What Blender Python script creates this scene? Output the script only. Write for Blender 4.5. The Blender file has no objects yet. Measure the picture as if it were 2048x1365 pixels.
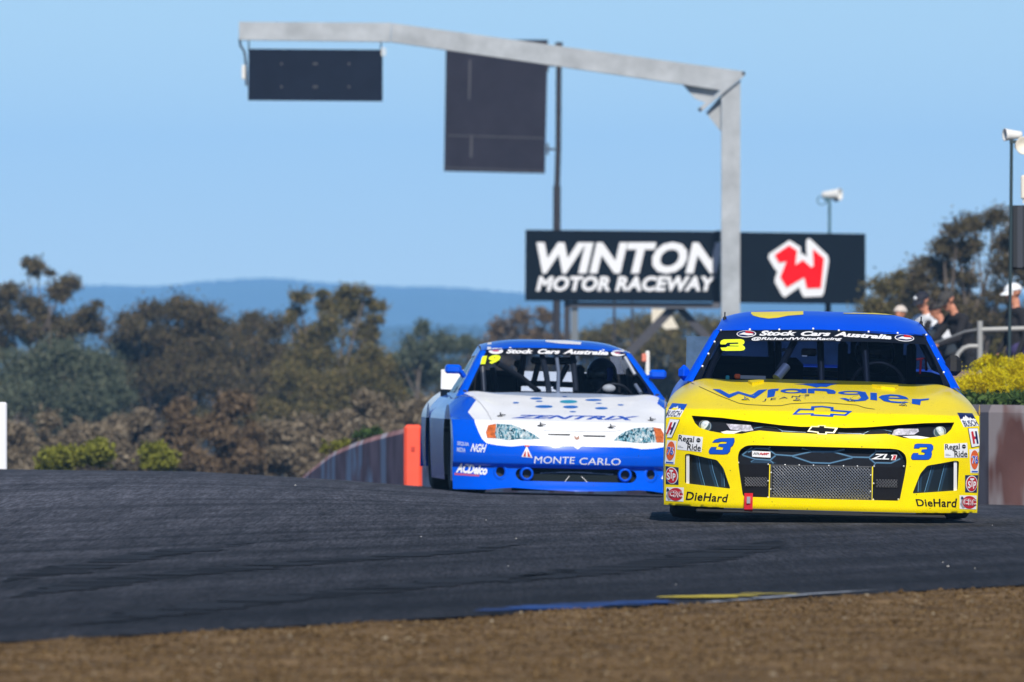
import bpy, bmesh, math, random
import numpy as np
from mathutils import Vector, Matrix, geometry
from mathutils.bvhtree import BVHTree

random.seed(7)
RNG = np.random.default_rng(7)
scene = bpy.context.scene
COL = scene.collection
R = math.radians

# ------------------------------------------------------------------ camera, sky, sun
EYE = Vector((0.0, 0.0, 1.0))
FPX, CX, HY = 22610.0, 1024.0, 720.0        # the lens in pixels of the photograph, and its horizon line
cam_d = bpy.data.cameras.new('camera')
cam = bpy.data.objects.new('camera', cam_d)
COL.objects.link(cam)
cam.location = EYE
cam.rotation_euler = (R(90.0) + math.atan((HY - 682.5) / FPX), 0, 0)
cam_d.sensor_width = 36.0
cam_d.lens = FPX / 2048.0 * 36.0
cam_d.clip_start = 1.0
cam_d.clip_end = 30000.0
cam_d.dof.use_dof = True
cam_d.dof.focus_distance = 71.0
cam_d.dof.aperture_fstop = 9.5
scene.camera = cam
scene.cycles.use_denoising = True
scene.cycles.max_bounces = 8
scene.cycles.transparent_max_bounces = 16
scene.cycles.volume_bounces = 2
scene.render.resolution_x, scene.render.resolution_y = 1024, 682

SUN_EL, SUN_AZ = R(41.0), R(7.0)           # azimuth: to the right of straight behind the camera
world = bpy.data.worlds.new('World')
scene.world = world
world.use_nodes = True
wn = world.node_tree
for n in list(wn.nodes):
    wn.nodes.remove(n)
w_out = wn.nodes.new('ShaderNodeOutputWorld')
w_bg = wn.nodes.new('ShaderNodeBackground')
w_sky = wn.nodes.new('ShaderNodeTexSky')
w_hsv = wn.nodes.new('ShaderNodeHueSaturation')
w_sky.sky_type = 'NISHITA'
w_sky.sun_disc = False
w_sky.sun_elevation = SUN_EL
w_sky.sun_rotation = math.pi - SUN_AZ
w_sky.altitude = 1500.0
w_sky.air_density = 0.8
w_sky.dust_density = 0.0
w_sky.ozone_density = 1.5
w_hsv.inputs['Saturation'].default_value = 1.25
w_bg.inputs['Strength'].default_value = 0.090
wn.links.new(w_sky.outputs[0], w_hsv.inputs['Color'])
wn.links.new(w_hsv.outputs[0], w_bg.inputs['Color'])
wn.links.new(w_bg.outputs[0], w_out.inputs['Surface'])

sun_d = bpy.data.lights.new('sun', 'SUN')
sun_d.energy = 5.0
sun_d.angle = R(0.5)
sun_d.color = (1.0, 0.95, 0.87)
sun = bpy.data.objects.new('sun', sun_d)
COL.objects.link(sun)
sun_dir = Vector((math.sin(SUN_AZ) * math.cos(SUN_EL), -math.cos(SUN_AZ) * math.cos(SUN_EL), math.sin(SUN_EL)))
sun.rotation_euler = sun_dir.to_track_quat('Z', 'Y').to_euler()

vs = scene.view_settings
vs.view_transform = 'Standard'
vs.look = 'None'
vs.exposure = 0.0
vs.gamma = 1.0
vs.use_curve_mapping = False

# ------------------------------------------------------------------ helpers
def at(px, py, Y):
    """a point of the place seen at pixel (px, py) of the photograph, Y metres away"""
    return Vector(((px - CX) / FPX * Y, Y, EYE.z - (py - HY) / FPX * Y))

def srgb(r, g, b):
    def f(c):
        c /= 255.0
        return c / 12.92 if c <= 0.04045 else ((c + 0.055) / 1.055) ** 2.4
    return (f(r), f(g), f(b))

def mat(name, color, rough=0.6, metal=0.0, coat=0.0, noise=0.0, nscale=8.0, bump=0.0, bscale=60.0, emit=None, spec=0.5, coord='Object', ndetail=4.0):
    m = bpy.data.materials.new(name)
    m.use_nodes = True
    nt = m.node_tree
    b = nt.nodes['Principled BSDF']
    b.inputs['Base Color'].default_value = (*color, 1)
    b.inputs['Roughness'].default_value = rough
    b.inputs['Metallic'].default_value = metal
    b.inputs['Coat Weight'].default_value = coat
    b.inputs['Coat Roughness'].default_value = 0.04
    b.inputs['Specular IOR Level'].default_value = spec
    tc = nt.nodes.new('ShaderNodeTexCoord')
    if noise > 0:
        tx = nt.nodes.new('ShaderNodeTexNoise')
        tx.inputs['Scale'].default_value = nscale
        tx.inputs['Detail'].default_value = ndetail
        tx.inputs['Roughness'].default_value = 0.65
        nt.links.new(tc.outputs[coord], tx.inputs['Vector'])
        mr = nt.nodes.new('ShaderNodeMapRange')
        mr.inputs['From Min'].default_value = 0.3
        mr.inputs['From Max'].default_value = 0.7
        mr.inputs['To Min'].default_value = 1.0 - noise
        mr.inputs['To Max'].default_value = 1.0 + noise
        nt.links.new(tx.outputs['Fac'], mr.inputs['Value'])
        mx = nt.nodes.new('ShaderNodeMix')
        mx.data_type = 'RGBA'
        mx.blend_type = 'MULTIPLY'
        mx.inputs['Factor'].default_value = 1.0
        mx.inputs['A'].default_value = (*color, 1)
        cb = nt.nodes.new('ShaderNodeCombineColor')
        for k in range(3):
            nt.links.new(mr.outputs[0], cb.inputs[k])
        nt.links.new(cb.outputs[0], mx.inputs['B'])
        nt.links.new(mx.outputs['Result'], b.inputs['Base Color'])
    if bump > 0:
        t2 = nt.nodes.new('ShaderNodeTexNoise')
        t2.inputs['Scale'].default_value = bscale
        t2.inputs['Detail'].default_value = 3.0
        nt.links.new(tc.outputs[coord], t2.inputs['Vector'])
        bp = nt.nodes.new('ShaderNodeBump')
        bp.inputs['Strength'].default_value = bump
        bp.inputs['Distance'].default_value = 0.02
        nt.links.new(t2.outputs['Fac'], bp.inputs['Height'])
        nt.links.new(bp.outputs[0], b.inputs['Normal'])
    if emit:
        b.inputs['Emission Color'].default_value = (*emit[0], 1)
        b.inputs['Emission Strength'].default_value = emit[1]
    return m

def tag(o, label=None, cat=None, group=None, kind=None):
    if label: o['label'] = label
    if cat: o['category'] = cat
    if group: o['group'] = group
    if kind: o['kind'] = kind
    return o

def empty(name, loc=(0, 0, 0), rot=(0, 0, 0), parent=None):
    o = bpy.data.objects.new(name, None)
    COL.objects.link(o)
    o.location = loc
    o.rotation_euler = rot
    o.empty_display_size = 0.2
    if parent: o.parent = parent
    return o

def mesh_obj(name, verts, faces, m, parent=None, smooth=False, mats=None, fmat=None):
    me = bpy.data.meshes.new(name)
    me.from_pydata([tuple(v) for v in verts], [], [tuple(f) for f in faces])
    for mm in (mats or ([m] if m else [])):
        me.materials.append(mm)
    if fmat is not None:
        me.polygons.foreach_set('material_index', np.array(fmat, dtype=np.int32))
    if smooth:
        me.polygons.foreach_set('use_smooth', np.ones(len(me.polygons), dtype=bool))
    me.validate()
    me.update()
    o = bpy.data.objects.new(name, me)
    COL.objects.link(o)
    if parent: o.parent = parent
    return o

class MB:
    """collects boxes, tubes, sheets; build() links them as one mesh object"""
    def __init__(self):
        self.v, self.f, self.s = [], [], []
    def add(self, verts, faces, smooth=False):
        k = len(self.v)
        self.v += [tuple(p) for p in verts]
        self.f += [tuple(i + k for i in f) for f in faces]
        self.s += [smooth] * len(faces)
        return self
    def box(self, c, s, rot=None, bevel=0.0):
        hx, hy, hz = s[0] / 2, s[1] / 2, s[2] / 2
        if bevel > 0:
            b = min(bevel, hx * .9, hy * .9, hz * .9)
            vs_ = []
            for sx in (-1, 1):
                for sy in (-1, 1):
                    for sz in (-1, 1):
                        vs_.append((sx * (hx - b), sy * (hy - b), sz * hz))
                        vs_.append((sx * (hx - b), sy * hy, sz * (hz - b)))
                        vs_.append((sx * hx, sy * (hy - b), sz * (hz - b)))
            bm = bmesh.new()
            for p in vs_: bm.verts.new(p)
            r = bmesh.ops.convex_hull(bm, input=bm.verts)
            bm.verts.index_update()
            V = [v.co.copy() for v in bm.verts]
            F = [[v.index for v in f.verts] for f in bm.faces]
            bm.free()
        else:
            V = [Vector((sx * hx, sy * hy, sz * hz)) for sx in (-1, 1) for sy in (-1, 1) for sz in (-1, 1)]
            F = [(0, 1, 3, 2), (4, 6, 7, 5), (0, 4, 5, 1), (2, 3, 7, 6), (0, 2, 6, 4), (1, 5, 7, 3)]
        if rot is not None:
            V = [rot @ v for v in V]
        return self.add([v + Vector(c) for v in V], F)
    def tube(self, pts, r, n=10, caps=True, radii=None, smooth=True):
        pts = [Vector(p) for p in pts]
        rings = []
        up = None
        for i, p in enumerate(pts):
            d = (pts[min(i + 1, len(pts) - 1)] - pts[max(i - 1, 0)]).normalized()
            if up is None:
                up = Vector((0, 0, 1)) if abs(d.z) < .9 else Vector((1, 0, 0))
            a = d.cross(up).normalized()
            b = a.cross(d).normalized()
            up = b
            rr = radii[i] if radii else r
            rings.append([p + (a * math.cos(t) + b * math.sin(t)) * rr for t in [2 * math.pi * k / n for k in range(n)]])
        V = [q for ring in rings for q in ring]
        F = []
        for i in range(len(rings) - 1):
            for k in range(n):
                F.append((i * n + k, i * n + (k + 1) % n, (i + 1) * n + (k + 1) % n, (i + 1) * n + k))
        self.add(V, F, smooth)
        if caps:
            self.add(rings[0], [tuple(reversed(range(n)))])
            self.add(rings[-1], [tuple(range(n))])
        return self
    def lathe(self, prof, n=24, axis='x', c=(0, 0, 0), smooth=True, closed=True):
        """prof: list of (a, r); a along the axis"""
        V, F = [], []
        for a, r in prof:
            for k in range(n):
                t = 2 * math.pi * k / n
                p = (a, r * math.cos(t), r * math.sin(t)) if axis == 'x' else ((r * math.cos(t), a, r * math.sin(t)) if axis == 'y' else (r * math.cos(t), r * math.sin(t), a))
                V.append(Vector(p) + Vector(c))
        m = len(prof)
        for i in range(m - 1):
            for k in range(n):
                F.append((i * n + k, i * n + (k + 1) % n, (i + 1) * n + (k + 1) % n, (i + 1) * n + k))
        return self.add(V, F, smooth)
    def ball(self, c, r, n=12, m=8, scale=(1, 1, 1)):
        V, F = [], []
        for i in range(m + 1):
            ph = math.pi * i / m
            for k in range(n):
                t = 2 * math.pi * k / n
                V.append((c[0] + r * scale[0] * math.sin(ph) * math.cos(t), c[1] + r * scale[1] * math.sin(ph) * math.sin(t), c[2] + r * scale[2] * math.cos(ph)))
        for i in range(m):
            for k in range(n):
                F.append((i * n + k, i * n + (k + 1) % n, (i + 1) * n + (k + 1) % n, (i + 1) * n + k))
        return self.add(V, F, True)
    def prism(self, poly, d, thick):
        """poly: planar 3-D points; extruded along d by thick"""
        d = Vector(d).normalized() * thick
        n = len(poly)
        P = [Vector(p) for p in poly]
        V = P + [p + d for p in P]
        tri = geometry.tessellate_polygon([P])
        F = [tuple(t) for t in tri] + [tuple(i + n for i in reversed(t)) for t in tri]
        F += [(i, (i + 1) % n, (i + 1) % n + n, i + n) for i in range(n)]
        return self.add(V, F)
    def build(self, name, m, parent=None):
        o = mesh_obj(name, self.v, self.f, m, parent)
        o.data.polygons.foreach_set('use_smooth', np.array(self.s, dtype=bool)) if len(self.s) == len(o.data.polygons) else None
        bm = bmesh.new(); bm.from_mesh(o.data)
        bmesh.ops.recalc_face_normals(bm, faces=bm.faces)
        bm.to_mesh(o.data); bm.free()
        return o

def inside(pt, poly):
    x, y = pt[0], pt[1]
    c = False
    n = len(poly)
    j = n - 1
    for i in range(n):
        xi, yi = poly[i][0], poly[i][1]
        xj, yj = poly[j][0], poly[j][1]
        if (yi > y) != (yj > y) and x < (xj - xi) * (y - yi) / (yj - yi) + xi:
            c = not c
        j = i
    return c

def densify(poly, step, closed=True):
    out = []
    n = len(poly)
    for i in range(n if closed else n - 1):
        a = Vector(poly[i][:2]); b = Vector(poly[(i + 1) % n][:2])
        k = max(1, int(math.ceil((b - a).length / step)))
        for q in range(k):
            p = a.lerp(b, q / k)
            out.append((p.x, p.y))
    if not closed:
        out.append((poly[-1][0], poly[-1][1]))
    return out

def rounded(poly, r, n=4):
    """round the corners of a polygon"""
    out = []
    m = len(poly)
    for i in range(m):
        p0, p1, p2 = Vector(poly[i - 1]), Vector(poly[i]), Vector(poly[(i + 1) % m])
        a, b = p0 - p1, p2 - p1
        rr = min(r, a.length * .45, b.length * .45)
        q0, q1 = p1 + a.normalized() * rr, p1 + b.normalized() * rr
        for k in range(n + 1):
            t = k / n
            q = q0 * (1 - t) ** 2 + p1 * 2 * t * (1 - t) + q1 * t ** 2
            out.append((q.x, q.y))
    return out

def sheet(outline, holes=(), sx=0.03, sy=0.03, step=0.02, lines=()):
    """fine triangle sheet of a 2-D outline with holes cut out and lines followed; returns (points, faces)"""
    pts, edges = [], []
    def ring(poly, closed=True):
        k = len(pts)
        pts.extend(poly)
        n = len(poly)
        edges.extend([(k + i, k + (i + 1) % n) for i in range(n if closed else n - 1)])
    out = densify(outline, step)
    ring(out)
    hs = [densify(h, step) for h in holes]
    for h in hs: ring(h)
    for l in lines: ring(densify(l, step, False), False)
    bpts = np.array(pts)
    x0, x1 = bpts[:, 0].min(), bpts[:, 0].max()
    y0, y1 = bpts[:, 1].min(), bpts[:, 1].max()
    nx, ny = int((x1 - x0) / sx) + 1, int((y1 - y0) / sy) + 1
    for i in range(nx):
        for j in range(ny):
            p = (x0 + (i + .5) * (x1 - x0) / nx, y0 + (j + .5) * (y1 - y0) / ny)
            d = np.abs(bpts - np.array(p)) / np.array([sx, sy])
            if (d.max(axis=1) < 0.35).any(): continue
            if inside(p, out) and not any(inside(p, h) for h in hs):
                pts.append(p)
    V, E, F = geometry.delaunay_2d_cdt([Vector(p) for p in pts], edges, [], 0, 1e-6)[:3]
    keep = []
    for f in F:
        c = (V[f[0]] + V[f[1]] + V[f[2]]) / 3
        if inside(c, out) and not any(inside(c, h) for h in hs):
            keep.append(tuple(f))
    return [(v.x, v.y) for v in V], keep

# flat lettering, one mesh per string, kept as (points in a unit box, faces, aspect)
_TXT = {}
def text2d(s, bold=0.0, shear=0.0, spacing=1.0, res=3):
    key = (s, bold, shear, spacing)
    if key in _TXT: return _TXT[key]
    cu = bpy.data.curves.new('lettering', 'FONT')
    cu.body = s
    cu.size = 1.0
    cu.offset = bold
    cu.shear = shear
    cu.space_character = spacing
    cu.resolution_u = res
    cu.fill_mode = 'FRONT'
    ob = bpy.data.objects.new('lettering', cu)
    COL.objects.link(ob)
    dg = bpy.context.evaluated_depsgraph_get()
    me = bpy.data.meshes.new_from_object(ob.evaluated_get(dg))
    V = np.array([v.co[:2] for v in me.vertices])
    F = [tuple(p.vertices) for p in me.polygons]
    bpy.data.objects.remove(ob); bpy.data.curves.remove(cu); bpy.data.meshes.remove(me)
    lo, hi = V.min(0), V.max(0)
    V = (V - lo) / (hi - lo)
    _TXT[key] = ([tuple(p) for p in V], F, (hi - lo)[0] / (hi - lo)[1])
    return _TXT[key]

def poly2d(poly, holes=()):
    """a flat polygon (with holes) as (points, faces)"""
    loops = [[Vector((p[0], p[1], 0)) for p in poly]] + [[Vector((p[0], p[1], 0)) for p in h] for h in holes]
    pts = [(v.x, v.y) for l in loops for v in l]
    return pts, [tuple(t) for t in geometry.tessellate_polygon(loops)]

def ellipse(cx, cy, rx, ry, n=28, rot=0.0):
    c, s = math.cos(rot), math.sin(rot)
    return [(cx + rx * math.cos(t) * c - ry * math.sin(t) * s, cy + rx * math.cos(t) * s + ry * math.sin(t) * c) for t in [2 * math.pi * k / n for k in range(n)]]

def quad(bl, br, tr, tl):
    """unit box -> four pixel corners"""
    return lambda u, v: ((bl[0] * (1 - u) + br[0] * u) * (1 - v) + (tl[0] * (1 - u) + tr[0] * u) * v,
                         (bl[1] * (1 - u) + br[1] * u) * (1 - v) + (tl[1] * (1 - u) + tr[1] * u) * v)

def cut_grid(pts, faces, sx, sy):
    """split a flat mesh along a grid so that it can follow a curved surface"""
    bm = bmesh.new()
    vs_ = [bm.verts.new((p[0], p[1], 0)) for p in pts]
    for f in faces:
        try: bm.faces.new([vs_[i] for i in f])
        except ValueError: pass
    xs = [p[0] for p in pts]; ys = [p[1] for p in pts]
    for lo, hi, st, no, ax in ((min(xs), max(xs), sx, (1, 0, 0), 0), (min(ys), max(ys), sy, (0, 1, 0), 1)):
        k = math.floor(lo / st) + 1
        while k * st < hi - 1e-6:
            co = [0, 0, 0]; co[ax] = k * st
            bmesh.ops.bisect_plane(bm, geom=bm.verts[:] + bm.edges[:] + bm.faces[:], dist=1e-5, plane_co=co, plane_no=no)
            k += 1
    bm.verts.index_update()
    P = [(v.co.x, v.co.y) for v in bm.verts]
    F = [tuple(v.index for v in f.verts) for f in bm.faces]
    bm.free()
    return P, F

class Surf:
    """a surface that stickers are laid on: finds the point seen at a pixel of the photograph"""
    def __init__(self, M, verts, faces, dist):
        self.M, self.Mi, self.dist = M, M.inverted(), dist
        self.bvh = BVHTree.FromPolygons([Vector(v) for v in verts], [tuple(f) for f in faces])
        self.eye = self.Mi @ EYE
    def hit(self, px, py):
        d = (self.Mi @ at(px, py, self.dist)) - self.eye
        d.normalize()
        co, no, i, t = self.bvh.ray_cast(self.eye, d)
        if co is None:
            best = None                              # the sight line just misses: take the closest spot of the surface
            for k in range(60):
                c_, n_, i, t = self.bvh.find_nearest(self.eye + d * (self.dist - .4 + k * .07))
                if best is None or t < best[2]: best = (c_, n_, t)
            co, no = best[0], best[1]
        if no.dot(d) > 0: no = -no
        return co, no
    def lay(self, name, pts, faces, m, layer=1, parent=None, sx=14, sy=8, mapper=None, lift=0.0022):
        if mapper: pts = [mapper(*p) for p in pts]
        P, F = cut_grid(pts, faces, sx, sy)
        V = []
        for p in P:
            co, no = self.hit(*p)
            V.append(co + no * (lift * layer))
        o = mesh_obj(name, V, F, m, parent)
        bm = bmesh.new(); bm.from_mesh(o.data)
        e = self.eye
        for f in bm.faces:
            if f.normal.dot(f.calc_center_median() - e) > 0: f.normal_flip()
        bm.to_mesh(o.data); bm.free()
        return o
    def text(self, name, s, corners, m, layer=2, parent=None, bold=0.02, shear=0.0, spacing=1.0, sx=14, sy=8, mapper=None):
        P, F, asp = text2d(s, bold, shear, spacing)
        return self.lay(name, P, F, m, layer, parent, sx, sy, mapper or quad(*corners))
    def poly(self, name, poly, m, layer=1, parent=None, holes=(), sx=14, sy=8):
        P, F = poly2d(poly, holes)
        return self.lay(name, P, F, m, layer, parent, sx, sy)

def smoothstep(a, b, x):
    t = min(1.0, max(0.0, (x - a) / (b - a)))
    return t * t * (3 - 2 * t)

def spline(xs, ys):
    """smooth interpolation through points (monotone pieces, Catmull-Rom slopes)"""
    xs = np.array(xs, float); ys = np.array(ys, float)
    d = np.diff(ys) / np.diff(xs)
    m = np.concatenate([[d[0]], np.where(d[:-1] * d[1:] > 0, 2 * d[:-1] * d[1:] / (d[:-1] + d[1:] + 1e-12), 0), [d[-1]]])
    def f(x):
        x = min(max(x, xs[0]), xs[-1])
        i = min(int(np.searchsorted(xs, x, 'right')) - 1, len(xs) - 2)
        h = xs[i + 1] - xs[i]; t = (x - xs[i]) / h
        return float((2 * t ** 3 - 3 * t ** 2 + 1) * ys[i] + (t ** 3 - 2 * t ** 2 + t) * h * m[i] + (-2 * t ** 3 + 3 * t ** 2) * ys[i + 1] + (t ** 3 - t ** 2) * h * m[i + 1])
    return f
# ------------------------------------------------------------------ the ground: a track that crests and falls away
_gy = spline([-200, 0, 35, 70, 80, 92, 100, 110, 120, 135, 160, 200, 260, 350, 9000],
             [0, 0, 0, 0, -.03, -.10, -.175, -.30, -.45, -.78, -1.5, -2.8, -4.2, -5.0, -5.0])
_gx = spline([-60, -20, -8, -4.5, -3, -2, -1, 0, 2, 6, 12, 60], [.4, .4, .3, .205, .19, .155, .06, 0, -.03, -.1, -.1, -.1])
def ground(x, y):
    return _gy(y) + _gx(x) * smoothstep(58, 90, y) * (1 - smoothstep(180, 300, y))

EDGE = [(-30, -30.5), (-12, 14.5), (-1.81, 40.0), (2.27, 50.2), (6, 58.5), (14, 68), (30, 75)]
WALL = [(16, 88.5), (9, 89.0), (5.4, 89.6), (3.9, 90.6), (2.9, 95), (1.6, 104), (.1, 116), (-1.15, 130), (-2.3, 150), (-4.0, 190), (-6.0, 240)]
TRACK = EDGE + [(30, 88.0)] + WALL + [(-9, 300), (-60, 300), (-60, -30.5)]

def asphalt_material():
    m = bpy.data.materials.new('asphalt')
    m.use_nodes = True
    nt = m.node_tree; L = nt.links
    b = nt.nodes['Principled BSDF']
    tc = nt.nodes.new('ShaderNodeTexCoord')
    def noise(scale, detail, rough, vec):
        t = nt.nodes.new('ShaderNodeTexNoise')
        t.inputs['Scale'].default_value = scale; t.inputs['Detail'].default_value = detail; t.inputs['Roughness'].default_value = rough
        L.new(vec, t.inputs['Vector']); return t.outputs['Fac']
    def rng(v, a, b_, c, d):
        r = nt.nodes.new('ShaderNodeMapRange')
        for k, x in zip(('From Min', 'From Max', 'To Min', 'To Max'), (a, b_, c, d)): r.inputs[k].default_value = x
        L.new(v, r.inputs['Value']); return r.outputs[0]
    def math_(op, a, b_):
        r = nt.nodes.new('ShaderNodeMath'); r.operation = op
        for k, x in enumerate((a, b_)):
            if isinstance(x, (int, float)): r.inputs[k].default_value = x
            else: L.new(x, r.inputs[k])
        return r.outputs[0]
    mp = nt.nodes.new('ShaderNodeMapping')
    mp.inputs['Rotation'].default_value = (0, 0, R(-68.0))
    L.new(tc.outputs['Object'], mp.inputs['Vector'])
    mp2 = nt.nodes.new('ShaderNodeMapping')
    mp2.inputs['Scale'].default_value = (0.035, 1.4, 1.0)
    L.new(mp.outputs[0], mp2.inputs['Vector'])
    streak = noise(1.0, 5.0, 0.6, mp2.outputs[0])
    grain = noise(95.0, 3.0, 0.75, tc.outputs['Object'])
    mp3 = nt.nodes.new('ShaderNodeMapping')
    mp3.inputs['Scale'].default_value = (1.0, 0.028, 1.0)
    L.new(tc.outputs['Object'], mp3.inputs['Vector'])
    grain2 = noise(48.0, 3.0, 0.7, mp3.outputs[0])
    grain3 = noise(7.0, 4.0, 0.65, mp3.outputs[0])
    patch = noise(0.35, 4.0, 0.6, mp3.outputs[0])
    v = math_('MULTIPLY', rng(streak, .36, .62, .55, 1.35), rng(grain2, .34, .68, .45, 1.65))
    v = math_('MULTIPLY', v, rng(grain3, .35, .65, .72, 1.3))
    v = math_('MULTIPLY', v, rng(grain, .3, .7, .8, 1.2))
    v = math_('MULTIPLY', v, rng(patch, .3, .7, .8, 1.2))
    # the asphalt is darker near the inside edge and lighter further out
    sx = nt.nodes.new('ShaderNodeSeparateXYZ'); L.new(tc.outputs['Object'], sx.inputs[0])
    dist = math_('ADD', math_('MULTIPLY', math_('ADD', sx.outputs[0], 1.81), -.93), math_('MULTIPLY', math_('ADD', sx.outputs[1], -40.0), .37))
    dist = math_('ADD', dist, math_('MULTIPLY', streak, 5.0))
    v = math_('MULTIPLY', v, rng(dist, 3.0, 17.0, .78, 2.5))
    cr = nt.nodes.new('ShaderNodeMix'); cr.data_type = 'RGBA'; cr.blend_type = 'MULTIPLY'
    cr.inputs['Factor'].default_value = 1.0
    cr.inputs['A'].default_value = (.0195, .0200, .0245, 1)
    cb = nt.nodes.new('ShaderNodeCombineColor')
    for k in range(3): L.new(v, cb.inputs[k])
    L.new(cb.outputs[0], cr.inputs['B'])
    # pale stone chips in the binder
    vo = nt.nodes.new('ShaderNodeTexVoronoi'); vo.inputs['Scale'].default_value = 22.0
    L.new(tc.outputs['Object'], vo.inputs['Vector'])
    chip = math_('MULTIPLY', math_('LESS_THAN', vo.outputs['Distance'], 0.16), math_('GREATER_THAN', noise(9.0, 2.0, .5, tc.outputs['Object']), .62))
    m2 = nt.nodes.new('ShaderNodeMix'); m2.data_type = 'RGBA'
    L.new(chip, m2.inputs['Factor']); L.new(cr.outputs['Result'], m2.inputs['A']); m2.inputs['B'].default_value = (.16, .16, .165, 1)
    L.new(m2.outputs['Result'], b.inputs['Base Color'])
    b.inputs['Roughness'].default_value = 0.85
    b.inputs['Specular IOR Level'].default_value = 0.25
    bp = nt.nodes.new('ShaderNodeBump'); bp.inputs['Strength'].default_value = .5; bp.inputs['Distance'].default_value = .006
    L.new(grain, bp.inputs['Height']); L.new(bp.outputs[0], b.inputs['Normal'])
    return m

M_ASPHALT = asphalt_material()
M_DIRT = mat('dry dirt', (.155, .100, .050), rough=1.0, noise=.6, nscale=2.2, bump=.6, bscale=30, spec=.1, ndetail=8)
M_FIELD = mat('paddock', (.055, .047, .030), rough=1.0, noise=.4, nscale=.3, spec=.1)

def grid_mesh(name, xs, ys, zf, m, keep=None, smooth=True):
    nx, ny = len(xs), len(ys)
    V = [(x, y, zf(x, y)) for y in ys for x in xs]
    F = []
    for j in range(ny - 1):
        for i in range(nx - 1):
            if keep and not keep((xs[i] + xs[i + 1]) / 2, (ys[j] + ys[j + 1]) / 2): continue
            F.append((j * nx + i, j * nx + i + 1, (j + 1) * nx + i + 1, (j + 1) * nx + i))
    return mesh_obj(name, V, F, m, smooth=smooth)

def wall_x(y):
    w = sorted([(p[1], p[0]) for p in WALL])
    return float(np.interp(y, [p[0] for p in w], [p[1] for p in w]))
def edge_y(x):
    return float(np.interp(x, [p[0] for p in EDGE], [p[1] for p in EDGE]))

def terrain_z(x, y):
    g = ground(x, y) - .012
    if inside((x, y), TRACK): g -= .08
    return g
xs = sorted(set(list(np.linspace(-8000, -300, 12)) + list(np.linspace(-300, -30, 19)) + list(np.linspace(-30, -6, 25)) + list(np.linspace(-6, 14, 101)) + list(np.linspace(14, 60, 24)) + list(np.linspace(60, 300, 13)) + list(np.linspace(300, 8000, 12))))
ys = sorted(set(list(np.linspace(-300, 20, 12)) + list(np.linspace(20, 60, 41)) + list(np.linspace(60, 160, 126)) + list(np.linspace(160, 400, 61)) + list(np.linspace(400, 9000, 24))))
ground_o = grid_mesh('ground', xs, ys, terrain_z, M_FIELD, keep=lambda x, y: not (-6 < x < 14 and 22 < y < 68))
# the raised garden behind the barrier on the right
def along(path, step):
    out = []
    for a, b_ in zip(path, path[1:]):
        a, b_ = Vector(a), Vector(b_)
        n = max(1, int((b_ - a).length / step))
        out += [a.lerp(b_, k / n) for k in range(n)]
    return out + [Vector(path[-1])]
def wall_dist(x, y):
    best = 99.0
    for (ax, ay), (bx, by) in zip(WALL, WALL[1:]):
        dx, dy = bx - ax, by - ay
        t = min(1, max(0, ((x - ax) * dx + (y - ay) * dy) / (dx * dx + dy * dy)))
        best = min(best, math.hypot(x - ax - t * dx, y - ay - t * dy))
    return best
def bank_z0(x, y):
    g = ground(x, y) - .25
    top = .62 - .40 * smoothstep(112, 130, y)
    f = smoothstep(.10, .45, wall_dist(x, y)) * smoothstep(.4, 2.6, x - .012 * (y - 105)) * (1 - smoothstep(158, 172, y))
    return g + (top - g) * f + mnoise.noise((x * .8, y * .8, 1)) * .03 * f
def bank_mesh():
    bx = list(np.linspace(0, 8, 54)) + list(np.linspace(8.5, 40, 28)); by = list(np.linspace(88, 112, 100)) + list(np.linspace(112.8, 172, 60))
    o = grid_mesh('garden_bank', bx, by, bank_z0, M_BANK, keep=lambda x, y: not inside((x, y), TRACK))
    return o
from mathutils import noise as mnoise
M_BANK = mat('mulched garden soil', (.10, .068, .05), rough=1.0, noise=.5, nscale=3.0, bump=.5, bscale=25, spec=.1)
tag(bank_mesh(), kind='structure', label='raised garden bank of brown mulch behind the barrier')
tag(ground_o, kind='structure', label='dry grassy ground falling away beyond the crest of the track')

# the dirt verge in the foreground, finely lumpy
from mathutils import noise as mnoise
def verge_z(x, y):
    g = ground(x, y) - .010
    d = y - edge_y(x)
    if d > .25: return g - .07
    n = mnoise.noise((x * 2.2, y * 1.1, 0)) * .02 + mnoise.noise((x * 9, y * 6, 3)) * .012 + mnoise.noise((x * 25, y * 20, 7)) * .006
    return g + (.018 + n) * smoothstep(0.15, -1.0, d) - .03 * smoothstep(-.1, .25, d)
vx = list(np.linspace(-6, 14, 251)); vy = list(np.linspace(22, 68, 300))
verge = grid_mesh('verge', vx, vy, verge_z, M_DIRT)
tag(verge, kind='structure', label='brown dirt verge along the near edge of the track')

# the track, a sheet above the ground
tp, tf = sheet([p for p in TRACK], (), 1.3, 1.6, 1.2)
track = mesh_obj('track', [(p[0], p[1], ground(*p)) for p in tp], tf, M_ASPHALT, smooth=True)
tag(track, kind='structure', label='dark grey asphalt race track cresting a rise')
for p in track.data.polygons:
    if p.normal.z < 0: p.flip()

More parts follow.
